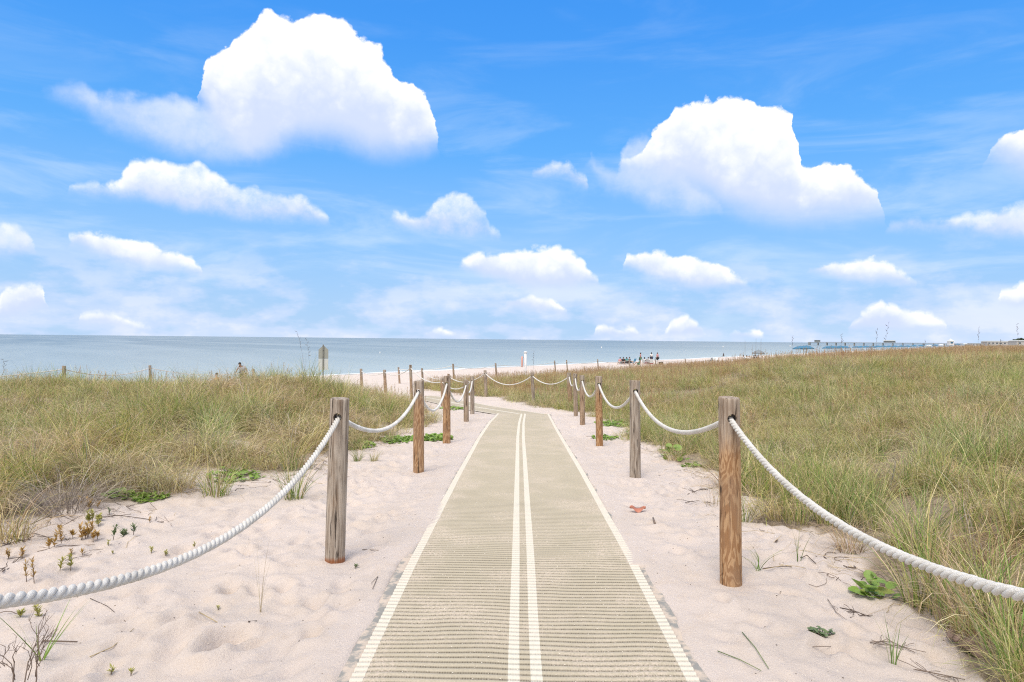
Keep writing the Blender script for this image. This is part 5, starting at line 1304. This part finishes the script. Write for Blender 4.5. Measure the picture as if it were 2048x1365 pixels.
for q in (-2.9, 2.9): mb = MB(); mb.box((PL/2, q, 5.2), (PL, .08, .12)); [mb.box((3*i+1, q, 4.95), (.12, .1, .5)) for i in range(int(PL/3))]; mb.build('railing', M_PIER, pier)
mb = MB(); mb.box((3, 0, 6.0), (7, 5, 2.6)); mb.build('shelter', M_PIER, pier); mb = MB(); mb.box((3, 0, 7.5), (8.5, 6.5, .4)); mb.build('shelter_roof', M_ROOF, pier)
mb = MB(); mb.box((96, 0, 6.0), (14, 5, 2.4)); mb.build('shelter', M_PIER, pier); mb = MB(); mb.box((96, 0, 7.7), (18, 7, 1.2), taper=.6); mb.build('shelter_roof', M_ROOF, pier)
mb = MB(); mb.box((-8, 0, 2.2), (3, 3, 4.5)); mb.build('dolphin', M_PIER, pier)
# lifeguard tower
Y = 340; x_ = at(1900.5, Y); b = float(ground_base(x_, Y)); t_ = thing('lifeguard_tower', (x_, Y, b), 'small white lifeguard tower with pointed roof in front of the pier shore end', 'tower')
for sx in (-1, 1):
    for sy in (-1, 1): mb = MB(); mb.tube([(sx*1.3, sy*1.3, -.3), (sx*1.0, sy*1.0, 2)], .12, 6); mb.build('leg', M_WHITE, t_)
mb = MB(); mb.box((0, 0, 2.9), (2.1, 2.1, 1.8)); mb.build('cabin', M_WHITE, t_); mb = MB(); mb.box((0, 0, 4.5), (2.8, 2.8, 1.4), taper=.08); mb.build('roof', M_PALEC, t_); mb = MB(); mb.box((0, -1.06, 3.1), (1.2, .04, .8)); mb.build('window', M_BLUE, t_)
# far shore buildings and trees
M_WALL = simple('far_wall', (0.50, 0.50, 0.49), .8, .3, .1); M_GLASSD = simple('far_window', (0.10, 0.13, 0.16), .3); M_TREE = mat_leaf('far_tree_leaf', (0.05, 0.09, 0.04), (0.07, 0.11, 0.05), .1)
def far_building(px, Y, wd, ht, label, roof=M_ROOF):
    x_ = at(px, Y); b = float(ground_base(x_, Y)); t_ = thing('shore_building', (x_, Y, b), label, 'building', 'far shore buildings')
    mb = MB(); mb.box((0, 0, ht/2-.5), (wd, 12, ht+1)); mb.build('wall', M_WALL, t_); mb = MB(); mb.box((0, 0, ht+.6), (wd*1.06, 13, 1.2), taper=.8); mb.build('roof', roof, t_)
    n = int(wd/5); 
    for i in range(n): mb = MB(); mb.box((-wd/2+wd*(i+.5)/n, -6.05, ht*.55), (2.2, .2, 1.6)); mb.build('window', M_GLASSD, t_)
far_building(1995, 900, 36, 4.5, 'low pale building on the far shore at the root of the pier'); far_building(1955, 1050, 26, 3.5, 'smaller pale building left of the low one on the far shore', M_PIER)
far_building(2042, 700, 18, 4.0, 'pale roofed building at the right edge of the photo')
def far_tree(px, Y, h, label, seed):
    R = random.Random(seed); x_ = at(px, Y); b = float(ground_base(x_, Y)); t_ = thing('shore_tree', (x_, Y, b), label, 'tree', 'trees on the far shore')
    mb = MB(); mb.tube([(0, 0, -.5), (.2, 0, h*.5), (0, 0, h*.8)], [.35, .25, .12], 6); mb.build('trunk', M_TWIGD, t_, True); fo = MB()
    for _ in range(260):
        a, e, r_ = R.uniform(0, 6.28), R.uniform(-.6, 1.2), h*.42*R.random()**.4; c = np.array([r_*math.cos(a)*math.cos(e), r_*math.sin(a)*math.cos(e), h*.62+r_*math.sin(e)*.7])
        u = np.array([R.gauss(0, 1) for _ in range(3)]); v = np.array([R.gauss(0, 1) for _ in range(3)]); s_ = h*.07; fo.add([c-u*s_, c+v*s_, c+u*s_, c-v*s_], [(0, 1, 2, 3)])
    fo.build('crown', M_TREE, t_)
for k, (px, Y, h, lb) in enumerate([(2030, 800, 7.5, 'tree left of the right edge building on the far shore'), (2040, 820, 9, 'tallest dark tree behind the right edge building'), (2049, 780, 8, 'tree cut by the right edge of the photo'), (1983, 1000, 6, 'low tree behind the low pale building, left one'), (2003, 1000, 6.5, 'low tree behind the low pale building, right one'), (2018, 950, 5.5, 'small tree between the low building and the right edge trees')]):
    far_tree(px, Y, h, lb, k)
